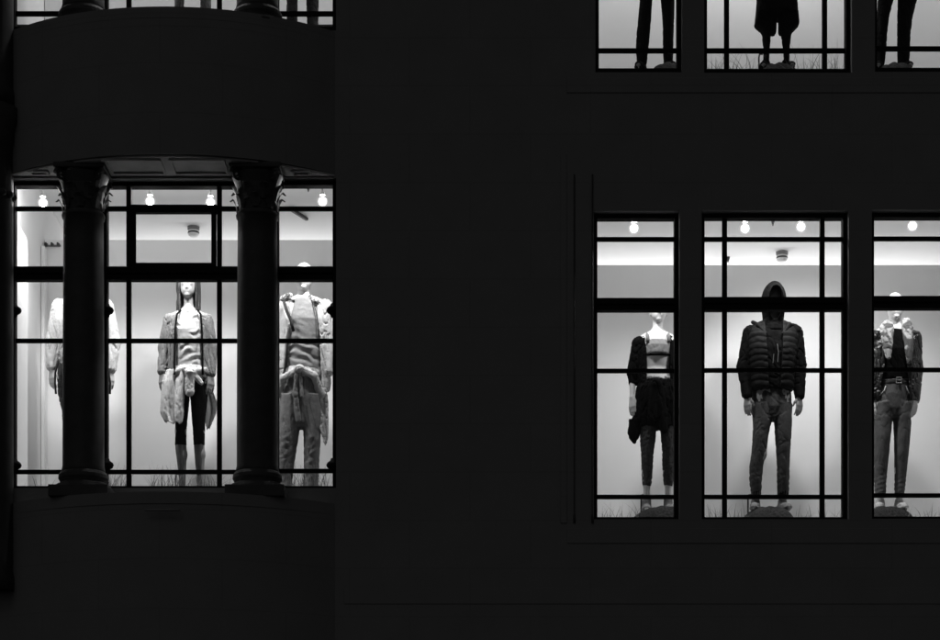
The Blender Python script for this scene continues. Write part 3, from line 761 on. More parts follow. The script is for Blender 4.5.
#FIGURES
# ---- hooded figure in the quilted waistcoat
def fig_hooded():
    org = (772, 514); o = figure('hooded mannequin in a black quilted gilet and dark joggers on a mound', org)
    g = dict(head=(773, 302, 9.5, 14), neck=(772.5, 324), nr=5.6,
             torso=[(324, 756, 789, 7, 2), (334, 748, 797, 10, 1), (348, 749, 795, 12.5, 0), (366, 753, 791, 11.5, 0), (384, 754, 790, 11, 1), (400, 753, 791, 12, 2), (412, 756, 788, 11, 2)],
             arm_l=((751, 333, 1), (744.5, 366, 2), (746.5, 397, -4)), arm_r=((795, 333, 1), (799.5, 366, 2), (799, 397, -3)),
             hand_l=(.02, 1, -.1), hand_r=(-.02, 1, -.1),
             leg_l=((763, 408, 1), (760.5, 455, -2), (756, 501, 3)), leg_r=((782, 408, 1), (783, 455, -2), (783, 501, 3)), toe_l=-4, toe_r=3.5)
    skin_obj('body', body(g), M['skin_dark'], o, org)
    tr = [Prof([(386, 753, 791, 12, 2), (396, 752, 792, 12.5, 2), (408, 752, 792, 13, 2), (420, 754, 791, 11, 2)], cap=3),
          (Prof([(404, 753, 772, 12, 1), (422, 753, 771.5, 11.5, 0), (436, 752.5, 768, 10.5, -1), (452, 751.5, 766, 9.5, -1), (466, 749.5, 763, 9, 0), (480, 749.5, 762, 8.6, 1.5), (490, 751, 762, 7.6, 3), (496, 752, 761, 6.5, 3)], cap=2), 2.0),
          (Prof([(404, 772, 792, 12, 1), (422, 774, 792, 11.5, 0), (436, 775, 791, 10.5, -1), (452, 776, 790, 9.5, -1), (466, 777, 789.5, 9, 0), (480, 777, 789.5, 8.6, 1.5), (490, 777.5, 789.5, 7.6, 3), (496, 778.5, 789, 6.5, 3)], cap=2), 2.0)]
    t = skin_obj('joggers', sculpt(tr, disp=folds(.4, (5, 9, 6), 3, 2.0, lambda x, y, w_: .18 * np.sin(y * 1.0 + .35 * x + 2 * noise3(x / 6, y / 6, w_ / 6, 3)) * np.clip((y - 462) / 20, 0, 1))), M['darkgrey'], o, org)
    cu = [Prof([(491, 751.5, 761.5, 7.4, 3), (498, 752, 760.5, 6.3, 3)], cap=1), Prof([(491, 778, 789, 7.4, 3), (498, 778.6, 788.6, 6.3, 3)], cap=1)]
    for c in cu: skin_obj('cuff', sculpt([c], disp=lambda x, y, w_: .25 * np.sin(x * 2.6)), M['black'], t, org)
    # jacket with sleeves, then the quilted gilet over it
    top = [Prof([(324, 757, 788, 8, 1), (334, 747, 798, 11.5, 1), (350, 747.5, 796.5, 14.5, 0), (370, 751, 793, 13.5, 0), (392, 752, 792, 13.5, 1)], p=2.4, cap=3)]
    top += [(p, 3.0) if not isinstance(p, tuple) else p for p in sleeve(g['arm_l'], 8.2, 7.2, 5.2, .97) + sleeve(g['arm_r'], 8.2, 7.2, 5.2, .97)]
    skin_obj('jacket', sculpt(top, disp=folds(.7, (6, 8, 6), 9)), M['black'], o, org)
    ve = [Prof([(321, 760, 785, 10, 1), (328, 750, 795, 12, 1), (336, 747, 798, 15, 0), (352, 747.5, 797, 17, -1), (372, 750, 794, 16.5, -1), (391, 750.5, 793.5, 16, 0)], p=2.6, cap=2.5)]
    quilt = lambda x, y, w_: .3 - .65 * np.abs(np.sin((y + 1.2 * np.sin(x * .21)) * np.pi / 6.2)) ** .6 + .3 * noise3(x / 4, y / 3, w_ / 4, 4)
    op = lambda X, Y, W: np.maximum(np.abs(X - 772.5) - (7.0 + (365 - Y) * .045), W + 6)
    skin_obj('gilet', sculpt(ve, disp=quilt, cuts=(op,)), M['puffer'], o, org)
    zp = bmesh.new(); q = lambda x, y, w: ((x - org[0]) / MS, w / MS, -(y - org[1]) / MS)
    tube(zp, [q(775, 348, -15.2), q(776, 356, -15.8), q(775.4, 366, -15.6)], .004, 6); tube(zp, [q(771.5, 358, -15.6), q(770.5, 367, -15.6)], .003, 6)
    bm_obj('drawcord', zp, M['metal'], o)
    hood = [Ell((773.3, 302.5, -3), (12.2, 19.8, 20)), (Prof([(312, 763.5, 783.5, 12, 2), (324, 762.5, 784.5, 12, 2), (332, 758, 788, 13, 2)], cap=2), 4)]
    fo = lambda X, Y, W: np.maximum(np.sqrt(((X - 773.4) / 7.3) ** 2 + ((Y - 306) / 15.5) ** 2) * 6 - 6, W - 2)
    skin_obj('hood', sculpt(hood, cuts=(fo,), disp=folds(.35, (7, 7, 7), 6)), M['black'], o, org)
    bm_ = [Cone((740, 322.5, -3), (757, 328, -9), 1.6, 2.2), Cone((757, 328, -9), (764, 337, -13), 2.2, 1.8), Cone((803 - 2, 327.5, -3), (788, 327, -9), 1.6, 2.2), Cone((788, 327, -9), (781, 337, -13), 2.2, 1.8)]
    bm_[0] = Cone((753, 322, 1), (758, 328, -8), 2.0, 2.4); bm_[2] = Cone((796, 326, 0), (787, 327, -8), 2.0, 2.4)
    for k in (0, 2): skin_obj('collar', sculpt(bm_[k:k + 2], k=2.5), M['puffer'], o, org)
    shoes(g, o, M['shoe'], org)
    rod(o, org, 748.5, 494, 514)
fig_hooded()

# ---- long-haired figure, cardigan and tied jacket
def fig_longhair():
    org = (188, 505); o = figure('long-haired mannequin in white draped top and grey cardigan, jacket knotted at the waist', org)
    g = dict(head=(188, 286.5, 8.2, 12), neck=(188.5, 310), nr=4.4,
             torso=[(311, 178, 199, 6, 2), (318, 170, 206, 8.5, 1), (332, 173, 204, 10.5, 0), (350, 177, 201, 9, 1), (362, 178, 200, 9, 1), (378, 173, 205, 11, 2), (392, 175, 205, 11, 2)],
             arm_l=((170, 320, 1), (163.5, 347, 2), (162.5, 374, -3)), arm_r=((206, 320, 1), (211.5, 347, 2), (211.5, 376, -3)), ar=.84, lr=.8,
             leg_l=((181, 388, 1), (181, 432, -2), (182, 489, 3)), leg_r=((198, 388, 1), (199, 432, -2), (200, 489, 3)), toe_l=-2, toe_r=4)
    skin_obj('body', body(g), mat('pale_grey_shell', .3, .45), o, org)
    hr = [Ell((188, 285, 3.5), (11, 14.5, 11.5)), (Prof([(280, 176.8, 199.5, 10, 4), (296, 176, 200, 9, 4), (306, 176, 200, 8, 3), (315, 176.5, 199.5, 6.5, 2)], p=2.4, cap=1.5), 3)]
    fc = lambda X, Y, W: np.maximum(np.sqrt(((X - 188.4) / 7.2) ** 2 + (np.maximum(278 - Y, 0) / 7) ** 2) * 5 - 5, W - 3)
    skin_obj('hair', sculpt(hr, cuts=(fc,), disp=lambda x, y, w_: .45 * np.sin(x * 2.1 + 1.5 * noise3(x / 4, y / 14, w_ / 4, 2)) + .3 * noise3(x / 2, y / 9, w_ / 2, 8)), M['hair'], o, org)
    lg = []
    for rows in ([(384, 175, 189, 11, 1), (400, 175, 189.5, 10.5, 0), (420, 175.5, 187.5, 8.8, -1), (432, 175.6, 186.6, 8, -1), (446, 175, 186.5, 7.6, 0)], [(384, 190, 208, 11, 1), (400, 190.5, 207.5, 10.5, 0), (420, 192, 205.5, 8.8, -1), (432, 193, 205, 8, -1), (446, 193.6, 204.6, 7.6, 0)]):
        lg.append((Prof(rows, cap=1.2), 2))
    lg.append((Prof([(366, 174, 206, 11, 2), (380, 173, 207, 12, 2), (394, 175, 207, 12, 2)], cap=3), 3))
    skin_obj('leggings', sculpt(lg, disp=folds(.2, (8, 8, 8), 5)), M['black'], o, org)
    ti = [Prof([(444, 175.2, 186.2, 7.4, 0), (452, 175.6, 186, 7.6, 1.5), (464, 177, 185.6, 7, 2.5), (476, 178.2, 184.6, 5, 3), (490, 178.6, 184.4, 4.6, 3)], cap=1),
          Prof([(444, 193.8, 204.4, 7.4, 0), (452, 194.2, 204.2, 7.6, 1.5), (464, 195, 203.4, 7, 2.5), (476, 196.6, 202.8, 5, 3), (490, 197, 202.8, 4.6, 3)], cap=1)]
    tm = mat('sheer_grey_tights', .09, .6, var=.1, vscale=20)
    for c in ti: skin_obj('stocking', sculpt([c]), tm, o, org)
    def drape(x, y, w_):
        c = (x - 190.5) / 13
        sag = 9 * (1 - c * c) * np.clip(1.1 - (y - 313) / 42, 0, 1) - 5 * c * np.clip((y - 340) / 20, 0, 1)
        n = noise3(x / 7, y / 9, 0 * x, 21)
        m = np.clip(.55 + .9 * noise3(x / 11, y / 8, 0 * x, 25), .05, 1)
        return (m * .85 * np.sin((y - sag) * .78 + 2.4 * n) + .22 * noise3(x / 3, y / 3, w_ / 4, 3)) * (w_ < 2)
    tee = [Prof([(312, 181, 196, 7, 0), (317, 175, 202, 9, 0), (332, 174, 204, 12.4, -1), (350, 176, 203, 11.6, -1), (364, 175.5, 203.5, 11.8, 0), (372, 175, 204, 12, 0)], p=2.3, cap=1.5)]
    skin_obj('top', sculpt(tee, disp=drape, h=.6), M['white'], o, org)
    cg = [Prof([(312, 178, 199, 8, 2), (317, 169, 208, 10.5, 2), (332, 168, 209, 14, 1), (352, 168, 209, 14.5, 1), (370, 167.5, 209.5, 15, 2), (380, 167, 210, 15, 2)], p=2.4, cap=2.0)]
    cg += [(p, 2.5) if not isinstance(p, tuple) else p for p in sleeve(g['arm_l'], 6.9, 5.9, 4.6, .93) + sleeve(g['arm_r'], 6.9, 5.9, 4.6, .93)]
    op = lambda X, Y, W: np.maximum(np.maximum(177 + np.clip((318 - Y) * .7, 0, 7) - X, X - 203.5 + np.clip((318 - Y) * .7, 0, 7)), W - 3)
    skin_obj('cardigan', sculpt(cg, cuts=(op,), disp=folds(.75, (4, 16, 5), 14)), M['midgrey'], o, org)
    ed = bmesh.new(); q = lambda x, y, w: ((x - org[0]) / MS, w / MS, -(y - org[1]) / MS)
    for s, c in ((-1, 177), (1, 203.5)):
        tube(ed, [q(c + s * -5, 312, -7), q(c - s * 1.5, 317, -10.2), q(c, 332, -12.2), q(c + s * .6, 350, -12.6), q(c + s * .8, 368, -12.4), q(c + s * .8, 378, -12.6)], .0085, 8)
    bm_obj('edge_binding', ed, M['black'], o, None, True)
    # jacket tied round the hips
    tie = [Prof([(367, 173, 206, 13.5, 1), (375, 171, 207.5, 15, 1), (381, 172, 207, 13.5, 1)], cap=2),
           (Ell((192.5, 376, -15), (5.5, 4.6, 4)), 2), (Cone((192, 378, -15), (191.4, 395, -13.6), 4.2, 4.8, .6), 1.5), (Cone((195, 377, -14), (203, 386, -12), 3, 2.4, .6), 1.2),
           (Cone((186, 372, -13), (174, 376, -10), 3.2, 3.4, .7), 1.5), (Cone((197, 374, -14), (206, 372, -9), 3, 3, .7), 1.5)]
    skin_obj('tied_jacket', sculpt(tie, disp=folds(.55, (2.8, 5.5, 3), 17)), M['lightgrey'], o, org)
    pn = [Sheet([(372, 168, 187, -11), (384, 164, 186.5, -12), (400, 162.5, 186, -12), (415, 161.5, 185.5, -11.5), (424, 166, 184, -11), (427, 171, 182, -11)], 1.0, 1.5, .8, .6),
          (Sheet([(376, 163, 178, 5), (400, 160.5, 178, 8), (413, 160, 174, 9), (418, 163, 169, 9)], .8, 1.0, .8, 2), .8)]
    skin_obj('hanging_panel', sculpt(pn, disp=folds(.35, (3, 12, 4), 23, 1.4), h=.6), M['lightgrey'], o, org)
    pn = [Sheet([(384, 199, 210, 11), (400, 200, 216, 12), (410, 202, 215, 12), (428, 205, 207.5, 12)], .8, .8, .7, 1)]
    skin_obj('hanging_panel', sculpt(pn, disp=folds(.3, (3.5, 13, 4), 29)), M['white'], o, org)
    shoes(g, o, M['leather'], org, 1)
    rod(o, org, 175, 473, 505)
fig_longhair()

# ---- bald figure in open light jacket and wide grey trousers
def fig_wide():
    org = (304, 506); o = figure('bald mannequin in an open pale jacket and wide grey trousers, shirt knotted at the waist', org)
    g = dict(head=(304, 277, 9.2, 14.5), neck=(303, 298), nr=5.4,
             torso=[(297, 290, 317, 7, 2), (307, 281, 326, 10, 1), (322, 283, 324, 12.5, 0), (342, 287, 321, 11, 0), (360, 288, 320, 11, 1), (378, 286, 321, 12, 2), (392, 288, 320, 11, 2)],
             arm_l=((283, 307, 1), (277, 341, 2), (277, 372, -3)), arm_r=((325, 307, 1), (329, 341, 2), (328, 374, -3)),
             leg_l=((295, 388, 1), (290, 438, -2), (286, 493, 3)), leg_r=((312, 388, 1), (313, 438, -2), (313, 493, 3)), toe_l=-4, toe_r=4)
    skin_obj('body', body(g), M['skin'], o, org)
    tr = [Prof([(368, 286, 321, 13, 1), (382, 283, 323, 14, 1), (400, 281, 323, 14, 1), (424, 281, 322, 12, 1), (428, 284, 320, 10, 1)], cap=3),
          (Prof([(396, 280, 302, 13, 0), (424, 279, 300.5, 12.5, 0), (440, 278.5, 298, 12, 0), (460, 277, 294.5, 11, 1), (480, 276, 292, 10.5, 2), (496, 275, 291, 10.5, 2)], p=2.3, cap=1.5), 2),
          (Prof([(396, 302, 323, 13, 0), (424, 303, 322, 12.5, 0), (440, 304, 320.5, 12, 0), (460, 304, 319, 11, 1), (480, 303.5, 318, 10.5, 2), (496, 303, 318, 10.5, 2)], p=2.3, cap=1.5), 2)]
    fx = lambda x, y, w_: .16 * np.sin(y * .8 + .5 * x + 3.5 * noise3(x / 8, y / 8, w_ / 8, 3)) * np.clip((y - 425) / 20, 0, 1) + .3 * np.sin(x * .9) * np.clip((420 - y) / 30, 0, 1)
    skin_obj('trousers', sculpt(tr, disp=folds(.45, (4.5, 20, 6), 31, 1.5, fx)), mat('grey_marl_jersey', .17, .95, var=.2, vscale=30, bump=.4, bscale=260, crease=.14), o, org)
    def drape(x, y, w_):
        m = np.clip(.55 + .9 * noise3(x / 12, y / 7, 0 * x, 35), .05, 1)
        return (m * .8 * np.sin((y - .28 * (x - 304)) * .8 + 2.6 * noise3(x / 9, y / 9, 0 * x, 33)) * np.clip((y - 334) / 12, 0.15, 1) + .2 * noise3(x / 4, y / 4, w_ / 5, 3)) * (w_ < 3)
    tee = [Prof([(299, 293, 315, 8, 0), (306, 286, 322, 10, 0), (322, 286, 322, 14, -1), (342, 289, 320, 13.5, -1), (362, 288, 321, 13.6, 0), (371, 288, 321, 14, 0)], p=2.3, cap=1.5)]
    skin_obj('t_shirt', sculpt(tee, disp=drape, h=.6), mat('grey_jersey', .27, .95, var=.1, vscale=40, bump=.3, bscale=280, crease=.14), o, org)
    jk = [Prof([(298, 290, 317, 9, 2), (305, 280, 327, 12, 2), (322, 279, 328, 15.5, 1), (345, 279, 328, 16, 1), (366, 277.5, 329, 16.5, 2), (390, 276.5, 330, 16, 3)], p=2.4, cap=2)]
    jk += [(p, 2.5) if not isinstance(p, tuple) else p for p in sleeve(g['arm_l'], 8.4, 7.4, 5.6, .95) + sleeve(g['arm_r'], 8.0, 6.8, 5.6, .95)]
    op = lambda X, Y, W: np.maximum(np.maximum(292.5 + (318 - np.minimum(Y, 340)) * .2 - np.clip(Y - 340, 0, 60) * .12 - X, X - 318.5 - (np.minimum(Y, 340) - 318) * .07 - np.clip(Y - 340, 0, 60) * .05), W - 3)
    skin_obj('jacket', sculpt(jk, cuts=(op,), disp=folds(.8, (4, 16, 5), 37)), M['lightgrey'], o, org)
    lp = bmesh.new(); q = lambda x, y, w: ((x - org[0]) / MS, w / MS, -(y - org[1]) / MS)
    tube(lp, [q(285, 305, -11), q(288, 315, -14.5), q(292.5, 325, -16.5), q(295, 336, -17)], .013, 8); tube(lp, [q(313, 303, -10), q(317, 315, -14.5), q(319.5, 330, -15.5), q(321.5, 345, -15.6)], .004, 8)
    bm_obj('lapel_trim', lp, M['darkgrey'], o, None, True)
    cl = [Cone((281, 301, -2), (290, 297.5, -6), 3.4, 3.2), (Cone((290, 297.5, -6), (294, 303, -9), 3.0, 2.2), 2), (Cone((311, 299, -5), (316, 304, -8), 2.6, 3.0), 1), (Cone((316, 304, -7), (322, 307, -3), 3.2, 2.6), 2)]
    for k in (0, 2): skin_obj('hood_collar', sculpt(cl[k:k + 2], disp=folds(1.0, (3, 3, 3), 41)), M['patmid'], o, org)
    tie = [Prof([(368, 285, 322, 14.6, 1), (375, 284, 323, 16, 1), (380, 285, 322, 14.6, 1)], cap=2), (Ell((300.5, 373, -16.5), (5, 4.4, 4)), 2),
           (Cone((302, 373, -16), (315, 379, -13), 3.2, 3.6, .6), 2), (Cone((315, 379, -13), (322, 396, -8), 3.6, 3.8, .6), 2), (Sheet([(390, 315, 327, -8), (405, 317, 329, -6), (425, 319, 329, -5), (438, 322, 328.5, -4.5), (447, 325, 327, -4.5)], .9, 1.2, .9, .4), 1.5),
           (Cone((298, 374, -15), (284, 381, -11), 3.0, 3.6, .6), 2), (Cone((284, 381, -11), (279, 398, -6), 3.2, 2.2, .6), 2)]
    skin_obj('tied_shirt', sculpt(tie, disp=folds(.5, (2.8, 6, 3), 43)), mat('pale_shirt', .52, .9, var=.1, vscale=20, bump=.3, bscale=240, crease=.14), o, org)
    cd_ = [Cone((298, 377, -16), (296.5, 398, -15.2), 2.2, 2.8, .7), (Cone((296.5, 398, -15.2), (299.5, 423, -12.8), 2.8, 3.0, .7), 1), (Cone((301.5, 377, -16), (303, 400, -14.8), 1.8, 2.2, .7), .6)]
    skin_obj('hanging_panel', sculpt(cd_, disp=folds(.7, (2.5, 9, 3), 45)), M['midgrey'], o, org)
    shoes(g, o, M['paleshoe'], org)
fig_wide()

# ---- white sweater, half hidden by the column
def fig_sweater():
    org = (82, 506); o = figure('mannequin in a white sweater and dark trousers, half hidden behind a stone column', org)
    g = dict(head=(82, 277, 9, 14), neck=(82, 297), nr=5.2,
             torso=[(297, 70, 95, 7, 2), (307, 62, 104, 10, 1), (322, 61, 104, 12, 0), (342, 64, 101, 11, 0), (362, 64, 100, 11, 1), (380, 62, 103, 12, 2), (394, 63, 102, 12, 2)],
             arm_l=((60, 307, 1), (53, 341, 2), (52.5, 370, -3)), arm_r=((105, 307, 1), (112.5, 342, 2), (111.5, 372, -3)),
             leg_l=((73, 392, 1), (73, 440, -2), (74, 494, 3)), leg_r=((92, 392, 1), (92, 440, -2), (92, 494, 3)))
    skin_obj('body', body(g), M['skin'], o, org)
    tp = [Prof([(296, 70, 95, 9, 2), (304, 59, 106, 12, 1), (322, 56, 109, 15.5, 0), (342, 57, 108, 15, 0), (360, 58.5, 106, 15, 1), (367, 60, 104, 14, 1)], p=2.4, cap=3)]
    tp += [(p, 3) if not isinstance(p, tuple) else p for p in sleeve(g['arm_l'], 8.6, 7.8, 5.4, .92) + sleeve(g['arm_r'], 8.6, 7.8, 5.4, .92)]
    skin_obj('sweater', sculpt(tp, disp=folds(.7, (5, 12, 5), 51)), M['cream'], o, org)
    tr = [Prof([(362, 59, 106, 14, 1), (378, 57, 108, 15, 1), (394, 58, 107, 14, 1), (410, 61, 104, 12, 1)], cap=3),
          (Prof([(400, 60, 82, 13, 0), (430, 64, 81, 11, 0), (460, 66, 80, 9, 0), (496, 68, 79, 8, 2)], cap=1.5), 2), (Prof([(400, 82, 105, 13, 0), (430, 83, 102, 11, 0), (460, 84, 100, 9, 0), (496, 86, 98, 8, 2)], cap=1.5), 2)]
    skin_obj('trousers', sculpt(tr, disp=folds(.7, (6, 12, 6), 53)), M['darkgrey'], o, org)
    st = bmesh.new(); q = lambda x, y, w: ((x - org[0]) / MS, w / MS, -(y - org[1]) / MS)
    for s, c in ((-1, 61), (1, 108)):
        tube(st, [q(c - s * 1, 358, -13), q(c - s * .5, 366, -15), q(c + s * 3, 376, -13), q(c + s * 4, 385, -10), q(c + s * 3.4, 396, -8)], .009, 8)
    bm_obj('strap', st, M['leather'], o, None, True)
    shoes(g, o, M['shoe'], org)
fig_sweater()

# ---- crop top and cloth tied at the hips
def fig_crop():
    org = (657, 514); o = figure('mannequin in a grey crop top with bare midriff and black cloth tied at the hips', org)
    g = dict(head=(658.5, 311.5, 8.2, 11.2), neck=(657.5, 332), nr=4.9,
             torso=[(333, 645, 670, 6.5, 2), (341, 639, 676, 9, 1), (354, 643, 671, 10.5, 0), (368, 645, 669, 9, 1), (380, 643, 672, 10, 1), (396, 640, 676, 12, 2), (410, 642, 674, 12, 2)],
             arm_l=((639, 343, 1), (633, 371, 3), (632, 398, -2)), arm_r=((676, 343, 1), (683, 371, 3), (684, 398, -2)), ar=.84, lr=.74,
             leg_l=((648, 405, 1), (647.5, 450, -2), (647, 503, 3)), leg_r=((667, 405, 1), (668.5, 450, -2), (668.5, 503, 3)), toe_l=-2, toe_r=3)
    skin_obj('body', body(g), M['skin'], o, org)
    ct = [Prof([(341, 646, 668, 9.8, 0), (347, 643.5, 671, 11.6, -1), (355, 644, 670.5, 11.8, -1), (358, 645, 669.5, 10.6, 0)], p=2.3, cap=1)]
    t = skin_obj('crop_top', sculpt(ct, disp=folds(.25, (8, 8, 8), 61)), mat('grey_sports_jersey', .2, .85, var=.1, vscale=40), o, org)
    bd = [Prof([(353, 643.8, 670.7, 12.1, -1), (358, 644.6, 670, 11.2, 0)], p=2.3, cap=.8)]
    skin_obj('hem_band', sculpt(bd), M['black'], t, org)
    sp = bmesh.new(); q = lambda x, y, w: ((x - org[0]) / MS, w / MS, -(y - org[1]) / MS)
    for c, d_ in ((646.5, 1), (668.5, -1)): tube(sp, [q(c + d_ * .5, 334, 0), q(c + d_ * .6, 338, -6.5), q(c + d_ * .2, 344, -9.5)], .016, 8)
    bm_obj('shoulder_strap', sp, M['midgrey'], t, None, True)
    wb = [Prof([(378, 641.5, 672.5, 11, 1), (382, 641, 673.5, 11.6, 1)], cap=1)]
    skin_obj('waistband', sculpt(wb, disp=folds(.6, (3, 3, 3), 63)), M['patlining'], o, org)
    lg = [(Prof([(380, 641, 674, 12, 2), (396, 639, 677, 13, 2), (410, 640, 676, 12.5, 2)], cap=2), 2)]
    for rows in ([(402, 639.5, 658, 12, 1), (425, 640, 656.5, 10.5, 0), (440, 640, 655.5, 9.5, -1), (452, 641, 653.5, 8.6, -1), (466, 641.5, 653, 8.4, 1), (482, 642.5, 652, 7, 3), (486, 643.5, 651, 6, 3)],
                 [(402, 659, 677, 12, 1), (425, 660, 677, 10.5, 0), (440, 661, 676, 9.5, -1), (452, 662, 675, 8.6, -1), (466, 662.5, 674.5, 8.4, 1), (482, 664, 673.5, 7, 3), (486, 665, 672.5, 6, 3)]):
        lg.append((Prof(rows, cap=1), 2))
    skin_obj('leggings', sculpt(lg, disp=folds(.6, (4, 6, 4), 65, 1.5, lambda x, y, w_: .1 * np.sin(y * 1.3 + x * .3))), mat('black_mesh_leggings', .03, .8, var=.5, vscale=60), o, org)
    tc_ = [Prof([(381, 639, 676, 14, 1), (389, 636, 679, 15.5, 1), (402, 634.5, 681, 16, 1), (416, 633, 681, 15.5, 2), (428, 634, 680, 14.5, 2)], p=2.3, cap=1.5),
           (Prof([(420, 628.5, 643, 5, -3), (434, 627.5, 640, 4.5, -3), (439, 629, 638, 4, -3), (444, 633, 635.5, 2.5, -3)], cap=1), 3), (Ell((655, 387, -15), (5, 5, 3.6)), 2), (Cone((654, 390, -15), (651, 421, -13.6), 4, 5, .5), 2), (Cone((657, 390, -15), (663, 432, -13), 4, 4.5, .5), 2)]
    apr = lambda X, Y, W: np.maximum(np.maximum(439 - (Y + np.clip(np.abs(X - 655) - 12, 0, 40) * 0) - 11, np.abs(X - 656) - 0.1), W + 999)
    skin_obj('tied_cloth', sculpt(tc_, disp=folds(.9, (5, 14, 5), 67)), M['black'], o, org)
    jk = [Prof([(333, 647, 669, 7.5, 2), (338, 640, 676, 10.5, 2), (350, 637, 678, 12.5, 2), (366, 637, 679, 13, 2), (384, 636, 680, 13.5, 3)], p=2.4, cap=1.5)]
    jk += [(Cone((639.5, 344, 1), (634.5, 372, 3), 8.0, 7.2), 2.5), (Cone((634.5, 372, 3), (633, 382, 1.5), 7.0, 4.4), 2), (Cone((676, 344, 1), (682, 372, 3), 7.6, 6.6), 2.5), (Cone((682, 372, 3), (683, 384, 1), 6.4, 4.4), 2)]
    op = lambda X, Y, W: np.maximum(np.maximum(645.3 - np.clip((346 - Y) * .1, -.4, 2) - X, X - 669.5), W - 4)
    skin_obj('jacket', sculpt(jk, cuts=(op,), disp=folds(.8, (4, 6, 4), 69)), M['black'], o, org)
    shoes(g, o, M['shoe'], org, 3)
    rod(o, org, 641.5, 494, 514)
fig_crop()

# ---- bald figure with patterned lapels
def fig_lapel():
    org = (893, 513); o = figure('bald mannequin in a black jacket with patterned lapels and belted grey jeans', org)
    g = dict(head=(895, 306.5, 8.6, 14), neck=(895, 328), nr=5.6,
             torso=[(327, 880, 911, 7, 2), (337, 873, 917, 10, 1), (352, 875, 915, 12.5, 0), (370, 878, 912, 11, 0), (384, 877, 912, 11, 1), (398, 876, 911, 12, 2), (410, 878, 910, 12, 2)],
             arm_l=((875, 338, 1), (870, 370, 3), (871, 399, -3)), arm_r=((914, 338, 1), (916.5, 370, 3), (913.5, 398, -4)),
             leg_l=((884, 405, 1), (883, 452, -2), (881, 501, 3)), leg_r=((902, 405, 1), (902, 452, -2), (900, 501, 3)), toe_l=-5, toe_r=2)
    skin_obj('body', body(g), M['skin'], o, org)
    sh = [Prof([(330, 886, 905, 8, 0), (337, 880, 910, 10, 0), (352, 878, 912, 14, -1), (368, 880, 910, 13, -1), (381, 878.5, 910.5, 13, 0)], p=2.3, cap=1.5)]
    skin_obj('shirt', sculpt(sh, disp=folds(.4, (7, 9, 7), 71)), M['black'], o, org)
    tr = [Prof([(382, 877, 911.5, 13, 1), (396, 874.5, 911.5, 14, 1), (410, 875, 911, 13, 1), (419, 877, 909, 11, 1)], cap=2.5),
          (Prof([(404, 874.5, 893, 13, 1), (424, 874, 892, 11.5, 0), (440, 874, 890, 10.5, -1), (456, 874, 888.5, 9.4, -1), (474, 874.5, 887, 8.6, 1), (494, 875.5, 886, 8, 2)], cap=1.2), 2),
          (Prof([(404, 893, 911, 13, 1), (424, 893.5, 911, 11.5, 0), (440, 894, 909.5, 10.5, -1), (456, 894.2, 908, 9.4, -1), (474, 894.8, 906.5, 8.6, 1), (494, 895, 904.5, 8, 2)], cap=1.2), 2)]
    t = skin_obj('jeans', sculpt(tr, disp=folds(.35, (5, 11, 6), 73, 1.6, lambda x, y, w_: .2 * np.sin(y * 1.4 + .4 * x) * np.clip((y - 470) / 15, 0, 1))), M['denim'], o, org)
    bl = [Prof([(381.5, 876.8, 911.6, 13.5, 1), (386, 876.4, 911.8, 13.9, 1)], cap=.8)]
    b = skin_obj('belt', sculpt(bl), M['leather'], t, org)
    q = lambda x, y, w: ((x - org[0]) / MS, w / MS, -(y - org[1]) / MS)
    bk = bmesh.new()
    tube(bk, [q(893.5, 381, -13.6), q(898.5, 381, -13.6), q(898.5, 386.5, -13.6), q(893.5, 386.5, -13.6), q(893.5, 381.4, -13.6)], .006, 6); tube(bk, [q(893.6, 383.8, -14), q(898, 383.8, -14.2)], .004, 6)
    bm_obj('buckle', bk, M['metal'], b)
    pk = bmesh.new()
    for s, c in ((-1, 878), (1, 909)): tube(pk, [q(c - s * 5.5, 388.5, -11), q(c - s * 4, 393, -11.4), q(c - s * .6, 397, -8)], .004, 6)
    bm_obj('pocket_edge', pk, M['lightgrey'], t)
    jk = [Prof([(327, 882, 909, 8, 2), (333, 874, 917, 11, 2), (350, 871, 918, 15, 1), (370, 870.5, 919, 15.5, 1), (390, 870, 919.5, 16, 2), (402, 870, 920, 16, 3)], p=2.4, cap=1.5)]
    jk += [(p, 2.5) if not isinstance(p, tuple) else p for p in sleeve(g['arm_l'], 8, 7, 5.6, .95) + sleeve(g['arm_r'], 8, 7.2, 5.8, .93)]
    op = lambda X, Y, W: np.maximum(np.maximum(885.5 - np.clip((Y - 345) * .15, 0, 9) - X, X - 905 - np.clip((Y - 372) * .1, 0, 9)), W - 4)
    skin_obj('jacket', sculpt(jk, cuts=(op,), disp=folds(.9, (4, 9, 5), 75)), mat('shiny_black_nylon', .008, .36, var=.3, vscale=15, spec=.4), o, org)
    for rows, sd in (([(322, 883, 890, 3.2, -6), (330, 877, 892, 3.5, -10), (340, 878, 891, 3, -13.6), (352, 880, 889, 2.6, -15.6), (363, 882.5, 887.5, 2.2, -15.8)], -1), ([(320, 901, 908, 3.2, -6), (330, 899.5, 911, 3.5, -11), (342, 900, 910.5, 3, -14), (354, 901.5, 910, 2.6, -15.6), (368, 903.5, 908.5, 2.2, -15.8)], 1)):
        skin_obj('lapel', sculpt([Prof(rows, cap=1.2)], disp=folds(.6, (3, 9, 4), 77 + sd)), M['patlining'], o, org)
    ep = [Cone((910, 334.5, -7), (917.5, 334, -2), 2.2, 2.4)]
    skin_obj('epaulette', sculpt(ep), M['darkgrey'], o, org)
    shoes(g, o, M['paleshoe'], org)
fig_lapel()

